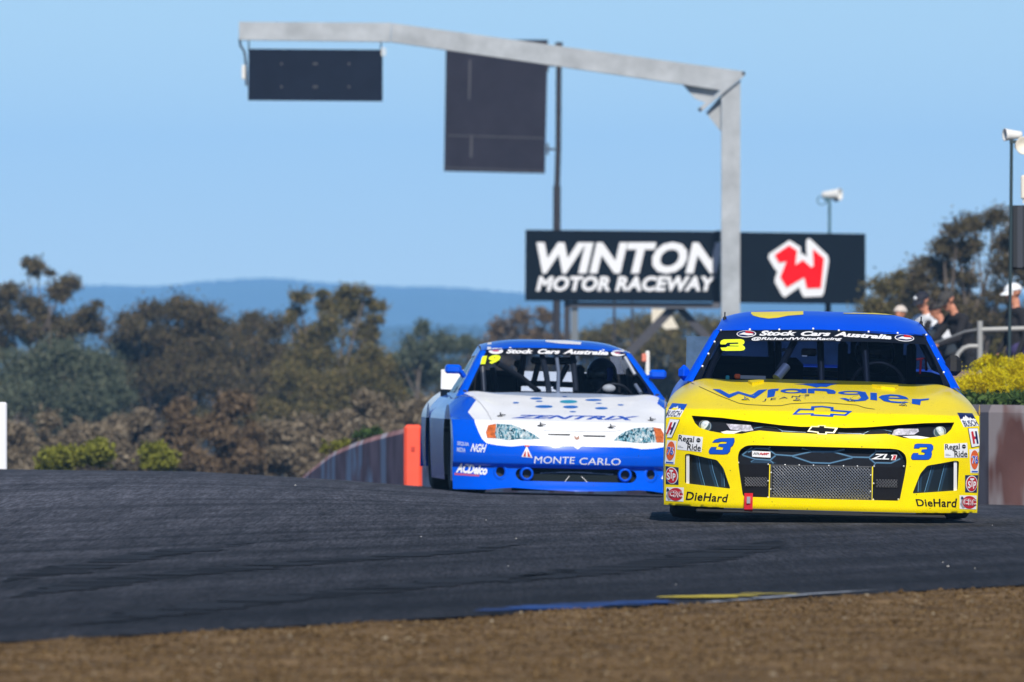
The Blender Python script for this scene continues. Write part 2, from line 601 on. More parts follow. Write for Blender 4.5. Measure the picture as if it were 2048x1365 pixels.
# stones and clods on the verge
def stones(name, n, xr, yr, size, m, cond, zf):
    V, F = [], []
    base = np.array([(1, 0, 0), (-1, 0, 0), (0, 1, 0), (0, -1, 0), (0, 0, 1), (0, 0, -1)], float)
    fc = np.array([(0, 2, 4), (2, 1, 4), (1, 3, 4), (3, 0, 4), (2, 0, 5), (1, 2, 5), (3, 1, 5), (0, 3, 5)])
    k = 0
    while k < n:
        x, y = RNG.uniform(*xr), RNG.uniform(*yr)
        if not cond(x, y): continue
        s = size[0] * (size[1] / size[0]) ** (RNG.random() ** 2.2)
        p = base * (s * RNG.uniform(.6, 1.3, (6, 1)))
        a = RNG.uniform(0, 6.28)
        c, d = math.cos(a), math.sin(a)
        p = np.stack([p[:, 0] * c - p[:, 1] * d, p[:, 0] * d + p[:, 1] * c, p[:, 2] * .7], 1)
        V.append(p + np.array([x, y, zf(x, y) + s * .25]))
        F.append(fc + 6 * k)
        k += 1
    me = bpy.data.meshes.new(name)
    V = np.concatenate(V); F = np.concatenate(F)
    me.from_pydata(V.tolist(), [], F.tolist())
    me.materials.append(m)
    o = bpy.data.objects.new(name, me); COL.objects.link(o)
    return o

def island_material(name, stops, rough=1.0, spec=.1, transl=0.0):
    """colour chosen per loose piece from a few natural tones"""
    m = bpy.data.materials.new(name)
    m.use_nodes = True
    nt = m.node_tree
    b = nt.nodes['Principled BSDF']
    g = nt.nodes.new('ShaderNodeNewGeometry')
    cr = nt.nodes.new('ShaderNodeValToRGB')
    cr.color_ramp.interpolation = 'LINEAR'
    el = cr.color_ramp.elements
    while len(el) < len(stops): el.new(.5)
    for e, (p, c) in zip(el, stops):
        e.position = p; e.color = (*c, 1)
    nt.links.new(g.outputs['Random Per Island'], cr.inputs[0])
    nt.links.new(cr.outputs[0], b.inputs['Base Color'])
    b.inputs['Roughness'].default_value = rough
    b.inputs['Specular IOR Level'].default_value = spec
    if transl:
        tr = nt.nodes.new('ShaderNodeBsdfTranslucent')
        nt.links.new(cr.outputs[0], tr.inputs['Color'])
        mx = nt.nodes.new('ShaderNodeMixShader'); mx.inputs[0].default_value = transl
        nt.links.new(b.outputs[0], mx.inputs[1]); nt.links.new(tr.outputs[0], mx.inputs[2])
        nt.links.new(mx.outputs[0], nt.nodes['Material Output'].inputs['Surface'])
    return m

M_STONES = island_material('gravel stones', [(0, (.055, .034, .015)), (.45, (.115, .071, .031)), (.8, (.15, .095, .044)), (.96, (.20, .14, .075)), (1, (.30, .25, .18))])
gravel = stones('gravel', 60000, (-4, 5.5), (32.5, 58), (.003, .011), M_STONES,
                lambda x, y: edge_y(x) - y > RNG.exponential(.35) - .05 and abs(x) < y * .0475 + .3, verge_z)
tag(gravel, kind='stuff', label='loose brown gravel on the verge')
clods = stones('gravel', 700, (-4, 5.5), (32.5, 56), (.009, .019), M_STONES, lambda x, y: edge_y(x) - y > .8 and abs(x) < y * .0475 + .3, verge_z)
tag(clods, kind='stuff', label='larger clods and stones scattered over the brown verge')
M_PALE = island_material('pale chips', [(0, (.25, .24, .22)), (1, (.6, .58, .54))])
chips = stones('gravel', 16, (-4, 4.2), (48, 86), (.005, .013), M_PALE, lambda x, y: inside((x, y), TRACK) and abs(x) < y * .046, ground)
tag(chips, kind='stuff', label='scattered pale stone chips lying on the asphalt')

# rubber laid down on the asphalt and what is left of the painted edge line
M_RUBBER = mat('rubber mark', (.0150, .0155, .0185), rough=.85, noise=.5, nscale=9, spec=.25)
M_BLUELINE = mat('worn blue paint', srgb(24, 62, 125), rough=.8, noise=.7, nscale=9)
M_YELLOWLINE = mat('worn yellow paint', srgb(190, 172, 48), rough=.8, noise=.7, nscale=9)
M_WHITELINE = mat('worn white paint', (.30, .32, .36), rough=.8, noise=.5, nscale=9)
def ground_at(px, py):
    """where the line of sight through a pixel meets the track"""
    lo, hi = 33.0, 140.0
    prev = lo
    y = lo
    while y < hi:
        p = at(px, py, y)
        if p.z <= ground(p.x, p.y):
            a, b_ = y - .5, y
            for _ in range(20):
                m_ = (a + b_) / 2
                q = at(px, py, m_)
                if q.z <= ground(q.x, q.y): b_ = m_
                else: a = m_
            q = at(px, py, b_)
            return Vector((q.x, q.y))
        y += .5
    return None
def strip(name, pix, w0, m, lift=.004, taper=True, ragged=0.0):
    pts = [ground_at(*p) for p in pix]
    pts = [p for p in pts if p is not None]
    fine = []
    for a, b_ in zip(pts, pts[1:]):
        n = max(1, int((b_ - a).length / .12))
        fine += [a.lerp(b_, k / n) for k in range(n)]
    fine.append(pts[-1])
    V, F = [], []
    n = len(fine)
    for i, p in enumerate(fine):
        d = (fine[min(i + 1, n - 1)] - fine[max(i - 1, 0)]).normalized()
        s = Vector((-d.y, d.x))
        t = i / (n - 1)
        w = w0 * (min(1, 5 * t, 5 * (1 - t)) if taper else 1)
        for sg in (-.5, .5):
            q = p + s * (w * sg * (1 + random.uniform(-ragged, ragged)))
            V.append((q.x, q.y, ground(q.x, q.y) + lift))
        if i and random.random() > ragged * .5:
            F.append((2 * i - 2, 2 * i - 1, 2 * i + 1, 2 * i))
    return mesh_obj(name, V, F, m, track)
for pix, w in [([(0, 1200), (260, 1158), (600, 1128), (900, 1105), (1060, 1088)], .30),
               ([(120, 1255), (500, 1205), (900, 1165), (1200, 1140)], .32),
               ([(1000, 1168), (1200, 1142), (1380, 1120), (1500, 1096), (1560, 1080)], .38),
               ([(0, 1165), (300, 1110), (520, 1085)], .28)]:
    strip('rubber_mark', pix, w, M_RUBBER, .004, True, .45)
strip('painted_line', [(945, 1226), (1060, 1221), (1200, 1212), (1340, 1204)], .34, M_BLUELINE, .008, True, .35)
strip('painted_line', [(1345, 1200), (1420, 1196), (1492, 1193)], .30, M_YELLOWLINE, .008, True, .35)
strip('painted_line', [(1500, 1192.5), (1562, 1189)], .28, M_YELLOWLINE, .008, True, .4)
strip('painted_line', [(1330, 1214), (1430, 1207), (1530, 1199), (1640, 1190), (1760, 1183)], .06, M_WHITELINE, .008, True, .5)
strip('painted_line', [(500, 1250), (570, 1249)], .10, M_BLUELINE, .008, True, .5)

# far hills under haze
def ridge(name, Y, prof, depth, base, m, rough_):
    xs_ = np.linspace(-1200, 3300, 900)
    V, F = [], []
    n = len(xs_)
    hf = spline([p[0] for p in prof], [p[1] for p in prof])
    rows = [(0, -1.0), (.35, .45), (.7, .85), (1.0, 1.0), (1.5, .6), (2.2, -.1)]
    for t, h in rows:
        for px in xs_:
            top = at(px, hf(px) - (abs(mnoise.noise((px * .06, 5, Y))) * 1.0 + mnoise.noise((px * .21, 2, Y)) + mnoise.noise((px * .5, 7, Y)) * .8) * rough_ * 1.6, Y)
            yy = Y + (t - 1) * depth
            z = base + (top.z - base) * max(h, -.02)
            V.append((top.x * yy / Y, yy, z + (mnoise.noise((px * .03, t * 3, 9)) * 6 if 0 < t < 1 else 0)))
    for j in range(len(rows) - 1):
        for i in range(n - 1):
            F.append((j * n + i, j * n + i + 1, (j + 1) * n + i + 1, (j + 1) * n + i))
    o = mesh_obj(name, V, F, m, smooth=True)
    tag(o, kind='structure')
    return o
M_HILL = mat('forested hill', (.03, .045, .03), rough=1.0, noise=.6, nscale=.02, spec=.0)
ridge('hills', 7600, [(-1200, 600), (-300, 580), (0, 577), (150, 571), (300, 573), (420, 563), (530, 557), (640, 565), (760, 573), (900, 576), (1000, 583), (1060, 588), (1400, 596), (1900, 590), (2500, 585), (3300, 600)], 1400, -5, M_HILL, 2.2)['label'] = 'long blue forested ridge on the horizon'
ridge('hills', 4300, [(-1200, 690), (0, 672), (300, 668), (700, 660), (850, 650), (1000, 656), (1400, 664), (2000, 668), (3300, 690)], 700, -5, M_HILL, 1.4)['label'] = 'lower nearer dark blue ridge below the long one'

# the air between
hz = MB(); hz.box((0, 4600, 90), (18800, 9800, 200))
M_HAZE = bpy.data.materials.new('haze')
M_HAZE.use_nodes = True
_n = M_HAZE.node_tree
for n in list(_n.nodes):
    if n.type != 'OUTPUT_MATERIAL': _n.nodes.remove(n)
pv = _n.nodes.new('ShaderNodeVolumePrincipled')
pv.inputs['Color'].default_value = (.25, .555, 1.0, 1)
pv.inputs['Density'].default_value = 1.6e-4
pv.inputs['Anisotropy'].default_value = -0.4
_n.links.new(pv.outputs[0], [n for n in _n.nodes if n.type == 'OUTPUT_MATERIAL'][0].inputs['Volume'])
haze = hz.build('haze', M_HAZE)
tag(haze, kind='stuff', label='thin bluish air between the track and the far hills')
# ------------------------------------------------------------------ car building
M_BLACK = mat('satin black', (.012, .012, .014), rough=.55)
M_DARK = mat('dark interior', (.012, .013, .018), rough=.8)
M_RUB = mat('tyre rubber', (.013, .013, .014), rough=.8, bump=.2, bscale=120)
M_RIM = mat('painted steel wheel', (.02, .02, .022), rough=.4, metal=.4)
M_BAR = mat('grey roll cage tube', (.05, .053, .062), rough=.45, metal=.3)
M_PALEBAR = mat('silver padding', (.45, .47, .52), rough=.4, metal=.4)
M_WHITE = mat('white vinyl', (.78, .78, .80), rough=.4)
M_SEAT = mat('black seat cloth', (.010, .010, .013), rough=.9)
M_CHROME = mat('polished metal', (.6, .6, .62), rough=.25, metal=1.0)
M_DKGLASSFRAME = mat('black printed windshield border', (.006, .007, .011), rough=.35, coat=.0)

def paint(name, color, rough=.32, coat=.3):
    m = mat(name, color, rough=rough, coat=coat, noise=.05, nscale=3.0, spec=.10)
    b = m.node_tree.nodes['Principled BSDF']
    nt = m.node_tree
    tc = [n for n in nt.nodes if n.type == 'TEX_COORD'][0]
    t = nt.nodes.new('ShaderNodeTexNoise'); t.inputs['Scale'].default_value = 2.2; t.inputs['Detail'].default_value = 2.0
    nt.links.new(tc.outputs['Object'], t.inputs['Vector'])
    bp = nt.nodes.new('ShaderNodeBump'); bp.inputs['Strength'].default_value = .10; bp.inputs['Distance'].default_value = .02
    nt.links.new(t.outputs['Fac'], bp.inputs['Height']); nt.links.new(bp.outputs[0], b.inputs['Normal'])
    # flecks of rubber and stone chips
    g = nt.nodes.new('ShaderNodeTexNoise'); g.inputs['Scale'].default_value = 42.0; g.inputs['Detail'].default_value = 3.0
    nt.links.new(tc.outputs['Object'], g.inputs['Vector'])
    r = nt.nodes.new('ShaderNodeMapRange'); r.inputs['From Min'].default_value = .70; r.inputs['From Max'].default_value = .74; r.inputs['To Max'].default_value = .7
    nt.links.new(g.outputs['Fac'], r.inputs['Value'])
    old = b.inputs['Base Color'].links[0].from_socket
    mx = nt.nodes.new('ShaderNodeMix'); mx.data_type = 'RGBA'; mx.inputs['B'].default_value = (.03, .03, .03, 1)
    nt.links.new(r.outputs[0], mx.inputs['Factor']); nt.links.new(old, mx.inputs['A']); nt.links.new(mx.outputs['Result'], b.inputs['Base Color'])
    return m

def glass_material(name, tint, opacity, rough=.02):
    m = bpy.data.materials.new(name)
    m.use_nodes = True
    nt = m.node_tree
    for n in list(nt.nodes):
        if n.type != 'OUTPUT_MATERIAL': nt.nodes.remove(n)
    out = [n for n in nt.nodes if n.type == 'OUTPUT_MATERIAL'][0]
    tr = nt.nodes.new('ShaderNodeBsdfTransparent'); tr.inputs['Color'].default_value = (*tint, 1)
    gl = nt.nodes.new('ShaderNodeBsdfGlossy'); gl.inputs['Roughness'].default_value = rough
    lw = nt.nodes.new('ShaderNodeLayerWeight'); lw.inputs['Blend'].default_value = .5
    pw = nt.nodes.new('ShaderNodeMath'); pw.operation = 'POWER'; pw.inputs[1].default_value = 5.0
    fr = nt.nodes.new('ShaderNodeMath'); fr.operation = 'MULTIPLY_ADD'; fr.inputs[1].default_value = opacity; fr.inputs[2].default_value = .03
    nt.links.new(lw.outputs['Facing'], pw.inputs[0]); nt.links.new(pw.outputs[0], fr.inputs[0])
    mx = nt.nodes.new('ShaderNodeMixShader')
    nt.links.new(fr.outputs[0], mx.inputs[0]); nt.links.new(tr.outputs[0], mx.inputs[1]); nt.links.new(gl.outputs[0], mx.inputs[2])
    nt.links.new(mx.outputs[0], out.inputs['Surface'])
    return m

def grid_faces(nr, nc):
    return [(j * nc + i, j * nc + i + 1, (j + 1) * nc + i + 1, (j + 1) * nc + i) for j in range(nr - 1) for i in range(nc - 1)]

class Car:
    """a stock car: local x across, y from nose to tail, z up. c holds its proportions."""
    def __init__(self, root, M, c, dist):
        self.root, self.M, self.c = root, M, c
        self.yc = spline([p[0] for p in c['nose']], [p[1] for p in c['nose']])       # nose profile: y at height z
        self.zc = spline([p[0] for p in c['deck']], [p[1] for p in c['deck']])       # deck profile: z at distance y
        self.A, self.p, self.W, self.zj = c['sweep'], c['pow'], c['W'], c['zj']
        self.guide(dist)
    def F(self, x, z):
        y = self.yc(z) + self.A * min(1.0, abs(x) / self.W) ** self.p
        if 'detail' in self.c: y += self.c['detail'](x, z)
        return y
    def deck_point(self, s, y):
        y0 = self.yc(self.zj)
        fade = 1 - smoothstep(y0, y0 + 1.0, y)
        zz = self.zc(y)
        k = self.c.get('shoulder', 2.6); b = self.c.get('flat', .5)
        u = min(1.0, max(0.0, (abs(s) - b) / (1 - b)))
        g = 1 - math.sqrt(max(0.0, 1 - u ** k))       # the shoulder turns over to the upright side
        hump = self.c.get('hump', 0.0) * smoothstep(y0, y0 + .8, y) * math.exp(-((abs(s) - .80) / .12) ** 2)
        dip = self.c.get('dip', 0.0) * smoothstep(y0 + .3, y0 + 1.1, y) * math.exp(-((abs(s) - .58) / .14) ** 2)
        z = zz - (zz - self.zj) * g + hump * (1 - g) - dip
        first = 1 - smoothstep(y0, y0 + .02, y)
        z = z * (1 - first) + self.zj * first
        return (s * self.width(y), y + self.A * abs(s) ** self.p * fade, z)
    def width(self, y):
        w = self.c.get('taper')
        return self.W * (float(np.interp(y, [q[0] for q in w], [q[1] for q in w])) if w else 1.0)
    def shield_point(self, s, t, off=0.0):
        g = self.c['shield']
        x = s * (g['wb'] + (g['wt'] - g['wb']) * t)
        bow = g['bow'] * (1 - abs(s) ** 2)
        y = g['yb'] + g['bow'] - bow * (1 - .45 * t) - .45 * g['bow'] * t + (g['yt'] - g['yb']) * t
        z = g['zb'] + (g['zt'] - g['zb']) * t + (g.get('arch', 0) * (1 - s * s)) * t - g.get('low', 0) * (1 - s * s) * (1 - t)
        return (x, y, z)
    def roof_point(self, s, t):
        g = self.c['shield']; r = self.c['roof']
        ws = g['wt'] + self.c['pillar'] * .8
        front = Vector(self.shield_point(s, 1.0))
        y = front.y + (r['y1'] - front.y) * t
        zc = r['prof'](t)
        edge = g['zt'] + (r['z1'] - g['zt']) * t + r.get('edge', 0) * math.sin(math.pi * min(1, t * 1.15) * .5)
        top = front.z if t <= 0 else None
        k = abs(s) ** r.get('k', 3.5)
        z = (zc * (1 - k) + edge * k) if t > 0 else front.z
        if t > 0:
            blend = smoothstep(0, .08, t)
            z = z * blend + front.z * (1 - blend) if front.z > z else z
        x = s * ws * (1 - .10 * max(0, t) ** .6)
        return (x, y, z)
    def guide(self, dist):
        V, F = [], []
        def add(v, f):
            k = len(V); V.extend(v); F.extend([tuple(i + k for i in q) for q in f])
        zs = np.linspace(self.c['bottom'] - .02, self.zj, 70); xs_ = np.linspace(-self.W, self.W, 121)
        add([(x, self.F(x, z), z) for z in zs for x in xs_], grid_faces(len(zs), len(xs_)))
        ys_ = np.linspace(self.yc(self.zj), self.c['shield']['yb'] + self.c['shield']['bow'] + .25, 60); ss = np.sin(np.linspace(-math.pi / 2, math.pi / 2, 101))
        add([self.deck_point(s, y) for y in ys_ for s in ss], grid_faces(len(ys_), len(ss)))
        self.surf = Surf(self.M, V, F, dist)
        V, F = [], []
        ts = np.linspace(0, 1, 20)
        sw = np.linspace(-1.18, 1.18, 101)
        add([self.shield_point(s, t) for t in ts for s in sw], grid_faces(len(ts), len(ss)))
        add([self.roof_point(s, t) for t in ts for s in ss], grid_faces(len(ts), len(ss)))
        self.top = Surf(self.M, V, F, dist)
    def xz(self, pts, mirror=True):
        """pixels traced on the front -> (x, z) on the body"""
        out = []
        for p in pts:
            co, no = self.surf.hit(*p)
            out.append((co.x, co.z))
        return out
    def fascia(self, outline_bottom, holes, m, depth=.05, lines=(), mats=None, region=None, smooth=True):
        zj = self.zj
        W = self.W
        n = 64
        top = [(W * (1 - 2 * i / n), zj) for i in range(n + 1)]
        out = [(-W, outline_bottom[0][1])] + [p for p in outline_bottom if abs(p[0]) < W - 1e-3] + [(W, outline_bottom[-1][1])] + top
        P, F = sheet(out, holes, .022, .014, .02, lines)
        V = [(p[0], self.F(*p), p[1]) for p in P]
        fm = None
        if region: fm = [region(sum(P[i][0] for i in f) / 3, sum(P[i][1] for i in f) / 3) for f in F]
        # rolled-in lips round the openings and along the lower edge
        def lip(poly, closed, d, dz=0.0):
            q = densify(poly, .02, closed)
            k = len(V)
            nn = len(q)
            for x, z in q: V.append((x, self.F(x, z), z))
            for x, z in q: V.append((x, self.F(x, z) + d, z + dz))
            for i in range(nn if closed else nn - 1):
                F.append((k + i, k + (i + 1) % nn, k + nn + (i + 1) % nn, k + nn + i))
                if fm is not None: fm.append(region(*q[i]))
        for h in holes: lip(h, True, depth)
        lip(out[:len(outline_bottom) + 2][0:], False, .06, 0.0)
        o = mesh_obj('front_bumper', V, F, m, self.root, smooth=smooth, mats=mats, fmat=fm)
        self._orient(o)
        return o
    def _orient(self, o, ref=None):
        bm = bmesh.new(); bm.from_mesh(o.data)
        c = Vector(ref or (0, 2.4, .5))
        for f in bm.faces:
            if f.normal.dot(f.calc_center_median() - c) < 0: f.normal_flip()
        bm.to_mesh(o.data); bm.free()
    def deck(self, name, s0, s1, y0, y1, m, nr=50, nc=40, bound0=None, bound1=None, mats=None, region=None):
        V = []
        ys_ = np.linspace(y0, y1, nr)
        ys_ = y0 + (y1 - y0) * (np.linspace(0, 1, nr) ** 1.35)
        for y in ys_:
            a = bound0(y) if bound0 else s0
            b = bound1(y) if bound1 else s1
            for q in np.linspace(0, 1, nc):
                if a <= -.999 and b >= .999: q = .5 - .5 * math.cos(math.pi * q)
                elif b >= .999: q = math.sin(q * math.pi / 2)
                elif a <= -.999: q = 1 - math.cos(q * math.pi / 2)
                V.append(self.deck_point(a + (b - a) * q, y))
        o = mesh_obj(name, V, grid_faces(nr, nc), m, self.root, smooth=True, mats=mats)
        self._orient(o)
        return o
    def side(self, sg, m, name='side_panel'):
        c = self.c; L = c['L']; z0 = c['sill']; zj = self.zj
        fr = [(self.yc(z) + self.A, z) for z in np.linspace(zj, c['bottom_side'], 14)]
        def arch(yc_, r, zc_):
            return [(yc_ + r * math.cos(t), max(z0, zc_ + r * math.sin(t))) for t in np.linspace(math.pi * 1.0, 0, 24)]
        out = fr + [(fr[-1][0] + .02, z0)]
        for yw in (c['axle_f'], c['axle_r']):
            out += [(yw - c['arch'], z0)] + arch(yw, c['arch'], c['wheel_r']) + [(yw + c['arch'], z0)]
        out += [(L, z0 + .12), (L + .02, zj)]
        o2 = []
        for p in out:
            if not o2 or (Vector(p) - Vector(o2[-1])).length > .004: o2.append(p)
        P, F = sheet(o2, (), .10, .06, .04)
        fl = c.get('flare', 0.0)
        V = []
        for y, z in P:
            w = self.width(y) if y > self.yc(zj) + self.A + .02 else self.W * 1.0
            x = w - .05 * ((zj - z) / zj) ** 2 * smoothstep(self.A + .1, self.A + .9, y) * c.get('tuck', 1.0)
            for yw in (c['axle_f'], c['axle_r']):
                d = math.hypot(y - yw, z - c['wheel_r'])
                x += fl * math.exp(-((d - c['arch']) / .10) ** 2)
            V.append((sg * x, y, z))
        o = mesh_obj(name, V, F, m, self.root, smooth=True)
        self._orient(o)
        return o
    def cabin_x(self, y, z):
        g = self.c['shield']
        t = (z - g['zb']) / (g['zt'] - g['zb'])
        w0, w1 = g['wb'] + self.c['pillar'], g['wt'] + self.c['pillar'] * .8
        r = self.c['roof']
        back = smoothstep(r['y1'] - .6, r['yend'], y) * (self.W - self.width(r['yend']) + self.c.get('tumble', .0))
        return w0 + (w1 - w0) * t - back
    def cabin_side(self, sg, m, mw):
        g = self.c['shield']; r = self.c['roof']
        A0 = self.shield_point(1, 0); A1 = self.shield_point(1, 1)
        yr, yb2 = r['y1'], r['yend']
        base = g['zb'] - .03
        out = [(A0[1] + .03, base)] + [(A0[1] + .03 + (A1[1] - A0[1]) * t, g['zb'] + (g['zt'] - g['zb']) * t) for t in np.linspace(.05, 1, 8)]
        out += [(A1[1] + (yr - A1[1]) * t, self.roof_point(1, t)[2]) for t in np.linspace(.1, 1, 8)]
        out += [(yr + (yb2 - yr) * t, self.roof_point(1, 1)[2] + (r['zend'] - self.roof_point(1, 1)[2]) * t) for t in np.linspace(.2, 1, 6)]
        hole = rounded([(A0[1] + .22, base + .05), (A1[1] + .12, g['zt'] - .045), (yr - .15, g['zt'] - .05), (yr + .15, base + .05)], .06)
        P, F = sheet(out, [hole], .08, .05, .04)
        o = mesh_obj('window_frame', [(sg * self.cabin_x(*p), p[0], p[1]) for p in P], F, m, self.root, smooth=True)
        self._orient(o)
        P, F = sheet(hole, (), .2, .1, .06)
        w = mesh_obj('side_window', [(sg * (self.cabin_x(*p) - .012), p[0], p[1]) for p in P], F, mw, self.root, smooth=True)
        # the front-facing strip of the windscreen pillar
        V = []
        for t in np.linspace(-.02, 1.0, 16):
            a = Vector(self.shield_point(sg, t))
            zz = a.z
            b = Vector((sg * self.cabin_x(0, zz), a.y + .03, zz))
            mid = (a + b) / 2 + Vector((sg * .002, -.018, .006))
            V += [a, a.lerp(mid, .6), mid, mid.lerp(b, .5), b]
        p = mesh_obj('windscreen_pillar', V, grid_faces(16, 5), m, self.root, smooth=True)
        self._orient(p)
        return o
    def roof(self, m, nr=30, nc=49):
        V = [self.roof_point(s, t) for t in np.linspace(0, 1, nr) ** 1.3 for s in np.linspace(-1, 1, nc)]
        o = mesh_obj('roof', V, grid_faces(nr, nc), m, self.root, smooth=True)
        self._orient(o)
        return o
    def windscreen(self, m, off=0.0):
        V = [self.shield_point(s, t) for t in np.linspace(0, 1, 12) for s in np.linspace(-1, 1, 33)]
        o = mesh_obj('windscreen', V, grid_faces(12, 33), m, self.root, smooth=True)
        self._orient(o)
        return o
    def rear(self, m_paint, m_glass, m_black):
        r = self.c['roof']; L = self.c['L']
        # rear window
        ws = (self.c['shield']['wt']) * .95
        zr = r['z1']
        V = []
        for t in np.linspace(0, 1, 8):
            for s in np.linspace(-1, 1, 17):
                a = Vector(self.roof_point(s * .97, 1.0))
                b = Vector((s * r['wend'], r['yend'], r['zend']))
                V.append(a.lerp(b, t))
        mesh_obj('rear_window', V, grid_faces(8, 17), m_glass, self.root, smooth=True)
        o = self.deck('boot_lid', -1, 1, r['yend'] - .02, L, m_paint, 16, 41)
        o2 = self.deck('shoulder', self.c['sh0'], 1, self.c['shield']['yb'] + self.c['shield']['bow'] + .05, r['yend'], m_paint, 16, 14)
        o3 = self.deck('shoulder', -1, -self.c['sh0'], self.c['shield']['yb'] + self.c['shield']['bow'] + .05, r['yend'], m_paint, 16, 14)
        # tail panel
        b = MB()
        W = self.width(L)
        n = 24
        top = [self.deck_point(s, L) for s in np.linspace(-1, 1, n + 1)]
        bot = [(s * W, L + .04, .18) for s in np.linspace(-1, 1, n + 1)]
        mid = [(s * W, L + .06, .45) for s in np.linspace(-1, 1, n + 1)]
        V = top + mid + bot
        o4 = mesh_obj('rear_bumper', V, grid_faces(3, n + 1), m_paint, self.root, smooth=True)
        self._orient(o4)
        for sg in (-1, 1):
            MB().box((sg * .62, L + .055, .62), (.42, .03, .12), bevel=.02).build('tail_light', self.c['m_tail'], self.root)
    def underbody(self):
        c = self.c
        b = MB()
        b.box((0, c['L'] / 2 + .1, .30), (self.W * 2 - .62, c['L'] - .5, .30))
        b.box((0, (c['axle_f'] + c['arch'] + c['axle_r'] - c['arch']) / 2, .33), (self.width(c['axle_r']) * 2 - .16, c['axle_r'] - c['axle_f'] - 2 * c['arch'] - .04, .40))
        b.box((0, .62, .36), (1.1, .5, .34))
        b.box((0, c['L'] - .3, .45), (self.width(c['L']) * 1.7, .4, .5))
        b.build('chassis', M_BLACK, self.root)
        t = MB()
        g = c['shield']
        # floor, firewall and rear bulkhead close the cabin
        t.box((0, g['yb'] + g['bow'] + .95, .5), (1.7, 2.1, .03))
        t.box((0, g['yb'] + .34, .60), (1.66, .03, .40))
        t.box((0, self.c['roof']['y1'] + .15, .62), (1.6, .03, .36))
        t.box((.80, g['yb'] + 1.4, .66), (.03, 2.2, .36)); t.box((-.80, g['yb'] + 1.4, .66), (.03, 2.2, .36))
        t.build('cabin_tub', M_DARK, self.root)
    def wheel(self, sg, y, w, roll=0.0):
        c = self.c
        x = sg * (self.width(y) - c['wheel_in'] - w / 2)
        e = empty('wheel', (x, y, c['wheel_r'] + c.get('wheel_dz', {}).get(sg, 0)), (0, 0, 0), self.root)
        r = c['wheel_r']
        h = w / 2
        prof = [(-h * .8, r * .62), (-h, r * .70), (-h, r * .88), (-h * .88, r * .965), (-h * .6, r * .99), (0, r), (h * .6, r * .99), (h * .88, r * .965), (h, r * .88), (h, r * .70), (h * .8, r * .62)]
        MB().lathe(prof, 40).build('tyre', M_RUB, e)
        b = MB()
        b.lathe([(-h * .8, r * .63), (-h * .5, r * .58), (h * .5, r * .58), (h * .82, r * .63)], 32)
        for k in range(8):
            t = k * math.pi / 4
            b.box((sg * h * .45, r * .33 * math.cos(t), r * .33 * math.sin(t)), (.03, .09, r * .55), rot=None)
        b.lathe([(sg * h * .40, .001), (sg * h * .42, r * .60)], 32)
        b.lathe([(sg * h * .40, .001), (sg * h * .7, .001), (sg * h * .7, .06), (sg * h * .4, .08)], 16)
        b.build('rim', M_RIM, e)
    def px_at(self, px, py, y):
        """local point seen at a pixel, on the car's cross plane y"""
        d = (self.surf.Mi @ at(px, py, self.surf.dist)) - self.surf.eye
        t = (y - self.surf.eye.y) / d.y
        return self.surf.eye + d * t
# ------------------------------------------------------------------ people: one continuous skin per body
def unite(name, caps, balls, mats, voxel, parent=None, loc=None):
    """caps: (p0, r0, p1, r1, material index); balls: (centre, (rx, ry, rz), material index). Returns one smooth closed mesh."""
    b = MB()
    for p0, r0, p1, r1, mi in caps:
        p0, p1 = Vector(p0), Vector(p1)
        d = p1 - p0
        n = 8
        pts, rad = [], []
        L = max(d.length, 1e-4); u = d / L
        for k in range(4): 
            a = math.pi / 2 * k / 4
            pts.append(p0 - u * r0 * math.cos(a)); rad.append(max(1e-3, r0 * math.sin(a)))
        for k in range(n + 1):
            pts.append(p0 + d * k / n); rad.append(r0 + (r1 - r0) * k / n)
        for k in range(1, 5):
            a = math.pi / 2 * k / 4
            pts.append(p1 + u * r1 * math.sin(a)); rad.append(max(1e-3, r1 * math.cos(a)))
        b.tube(pts, r0, 12, True, rad)
    for c, r, mi in balls:
        b.ball(c, 1.0, 18, 12, r)
    me = bpy.data.meshes.new(name)
    me.from_pydata(b.v, [], b.f)
    bm = bmesh.new(); bm.from_mesh(me)
    bmesh.ops.remove_doubles(bm, verts=bm.verts, dist=1e-5)
    bmesh.ops.recalc_face_normals(bm, faces=bm.faces)
    bm.to_mesh(me); bm.free()
    o = bpy.data.objects.new(name, me); COL.objects.link(o)
    md = o.modifiers.new('r', 'REMESH'); md.mode = 'VOXEL'; md.voxel_size = voxel
    sm = o.modifiers.new('s', 'SMOOTH'); sm.iterations = 3; sm.factor = .5
    dg = bpy.context.evaluated_depsgraph_get()
    m2 = bpy.data.meshes.new_from_object(o.evaluated_get(dg))
    bpy.data.objects.remove(o); bpy.data.meshes.remove(me)
    m2.materials.clear()
    for mm in mats: m2.materials.append(mm)
    C = np.array([tuple(p.center) for p in m2.polygons])
    best = np.full(len(C), 1e9); idx = np.zeros(len(C), dtype=np.int32)
    for p0, r0, p1, r1, mi in caps:
        a = np.array(p0, float); d = np.array(p1, float) - a
        t = np.clip(((C - a) @ d) / max(d @ d, 1e-9), 0, 1)
        dd = np.linalg.norm(C - a - t[:, None] * d, axis=1) - (r0 + (r1 - r0) * t)
        w = dd < best; best[w] = dd[w]; idx[w] = mi
    for c, r, mi in balls:
        q = (C - np.array(c, float)) / np.array(r, float)
        dd = (np.linalg.norm(q, axis=1) - 1) * min(r)
        w = dd < best; best[w] = dd[w]; idx[w] = mi
    m2.polygons.foreach_set('material_index', idx)
    m2.polygons.foreach_set('use_smooth', np.ones(len(m2.polygons), dtype=bool))
    m2.name = name
    o = bpy.data.objects.new(name, m2); COL.objects.link(o)
    if parent: o.parent = parent
    if loc: o.location = loc
    return o

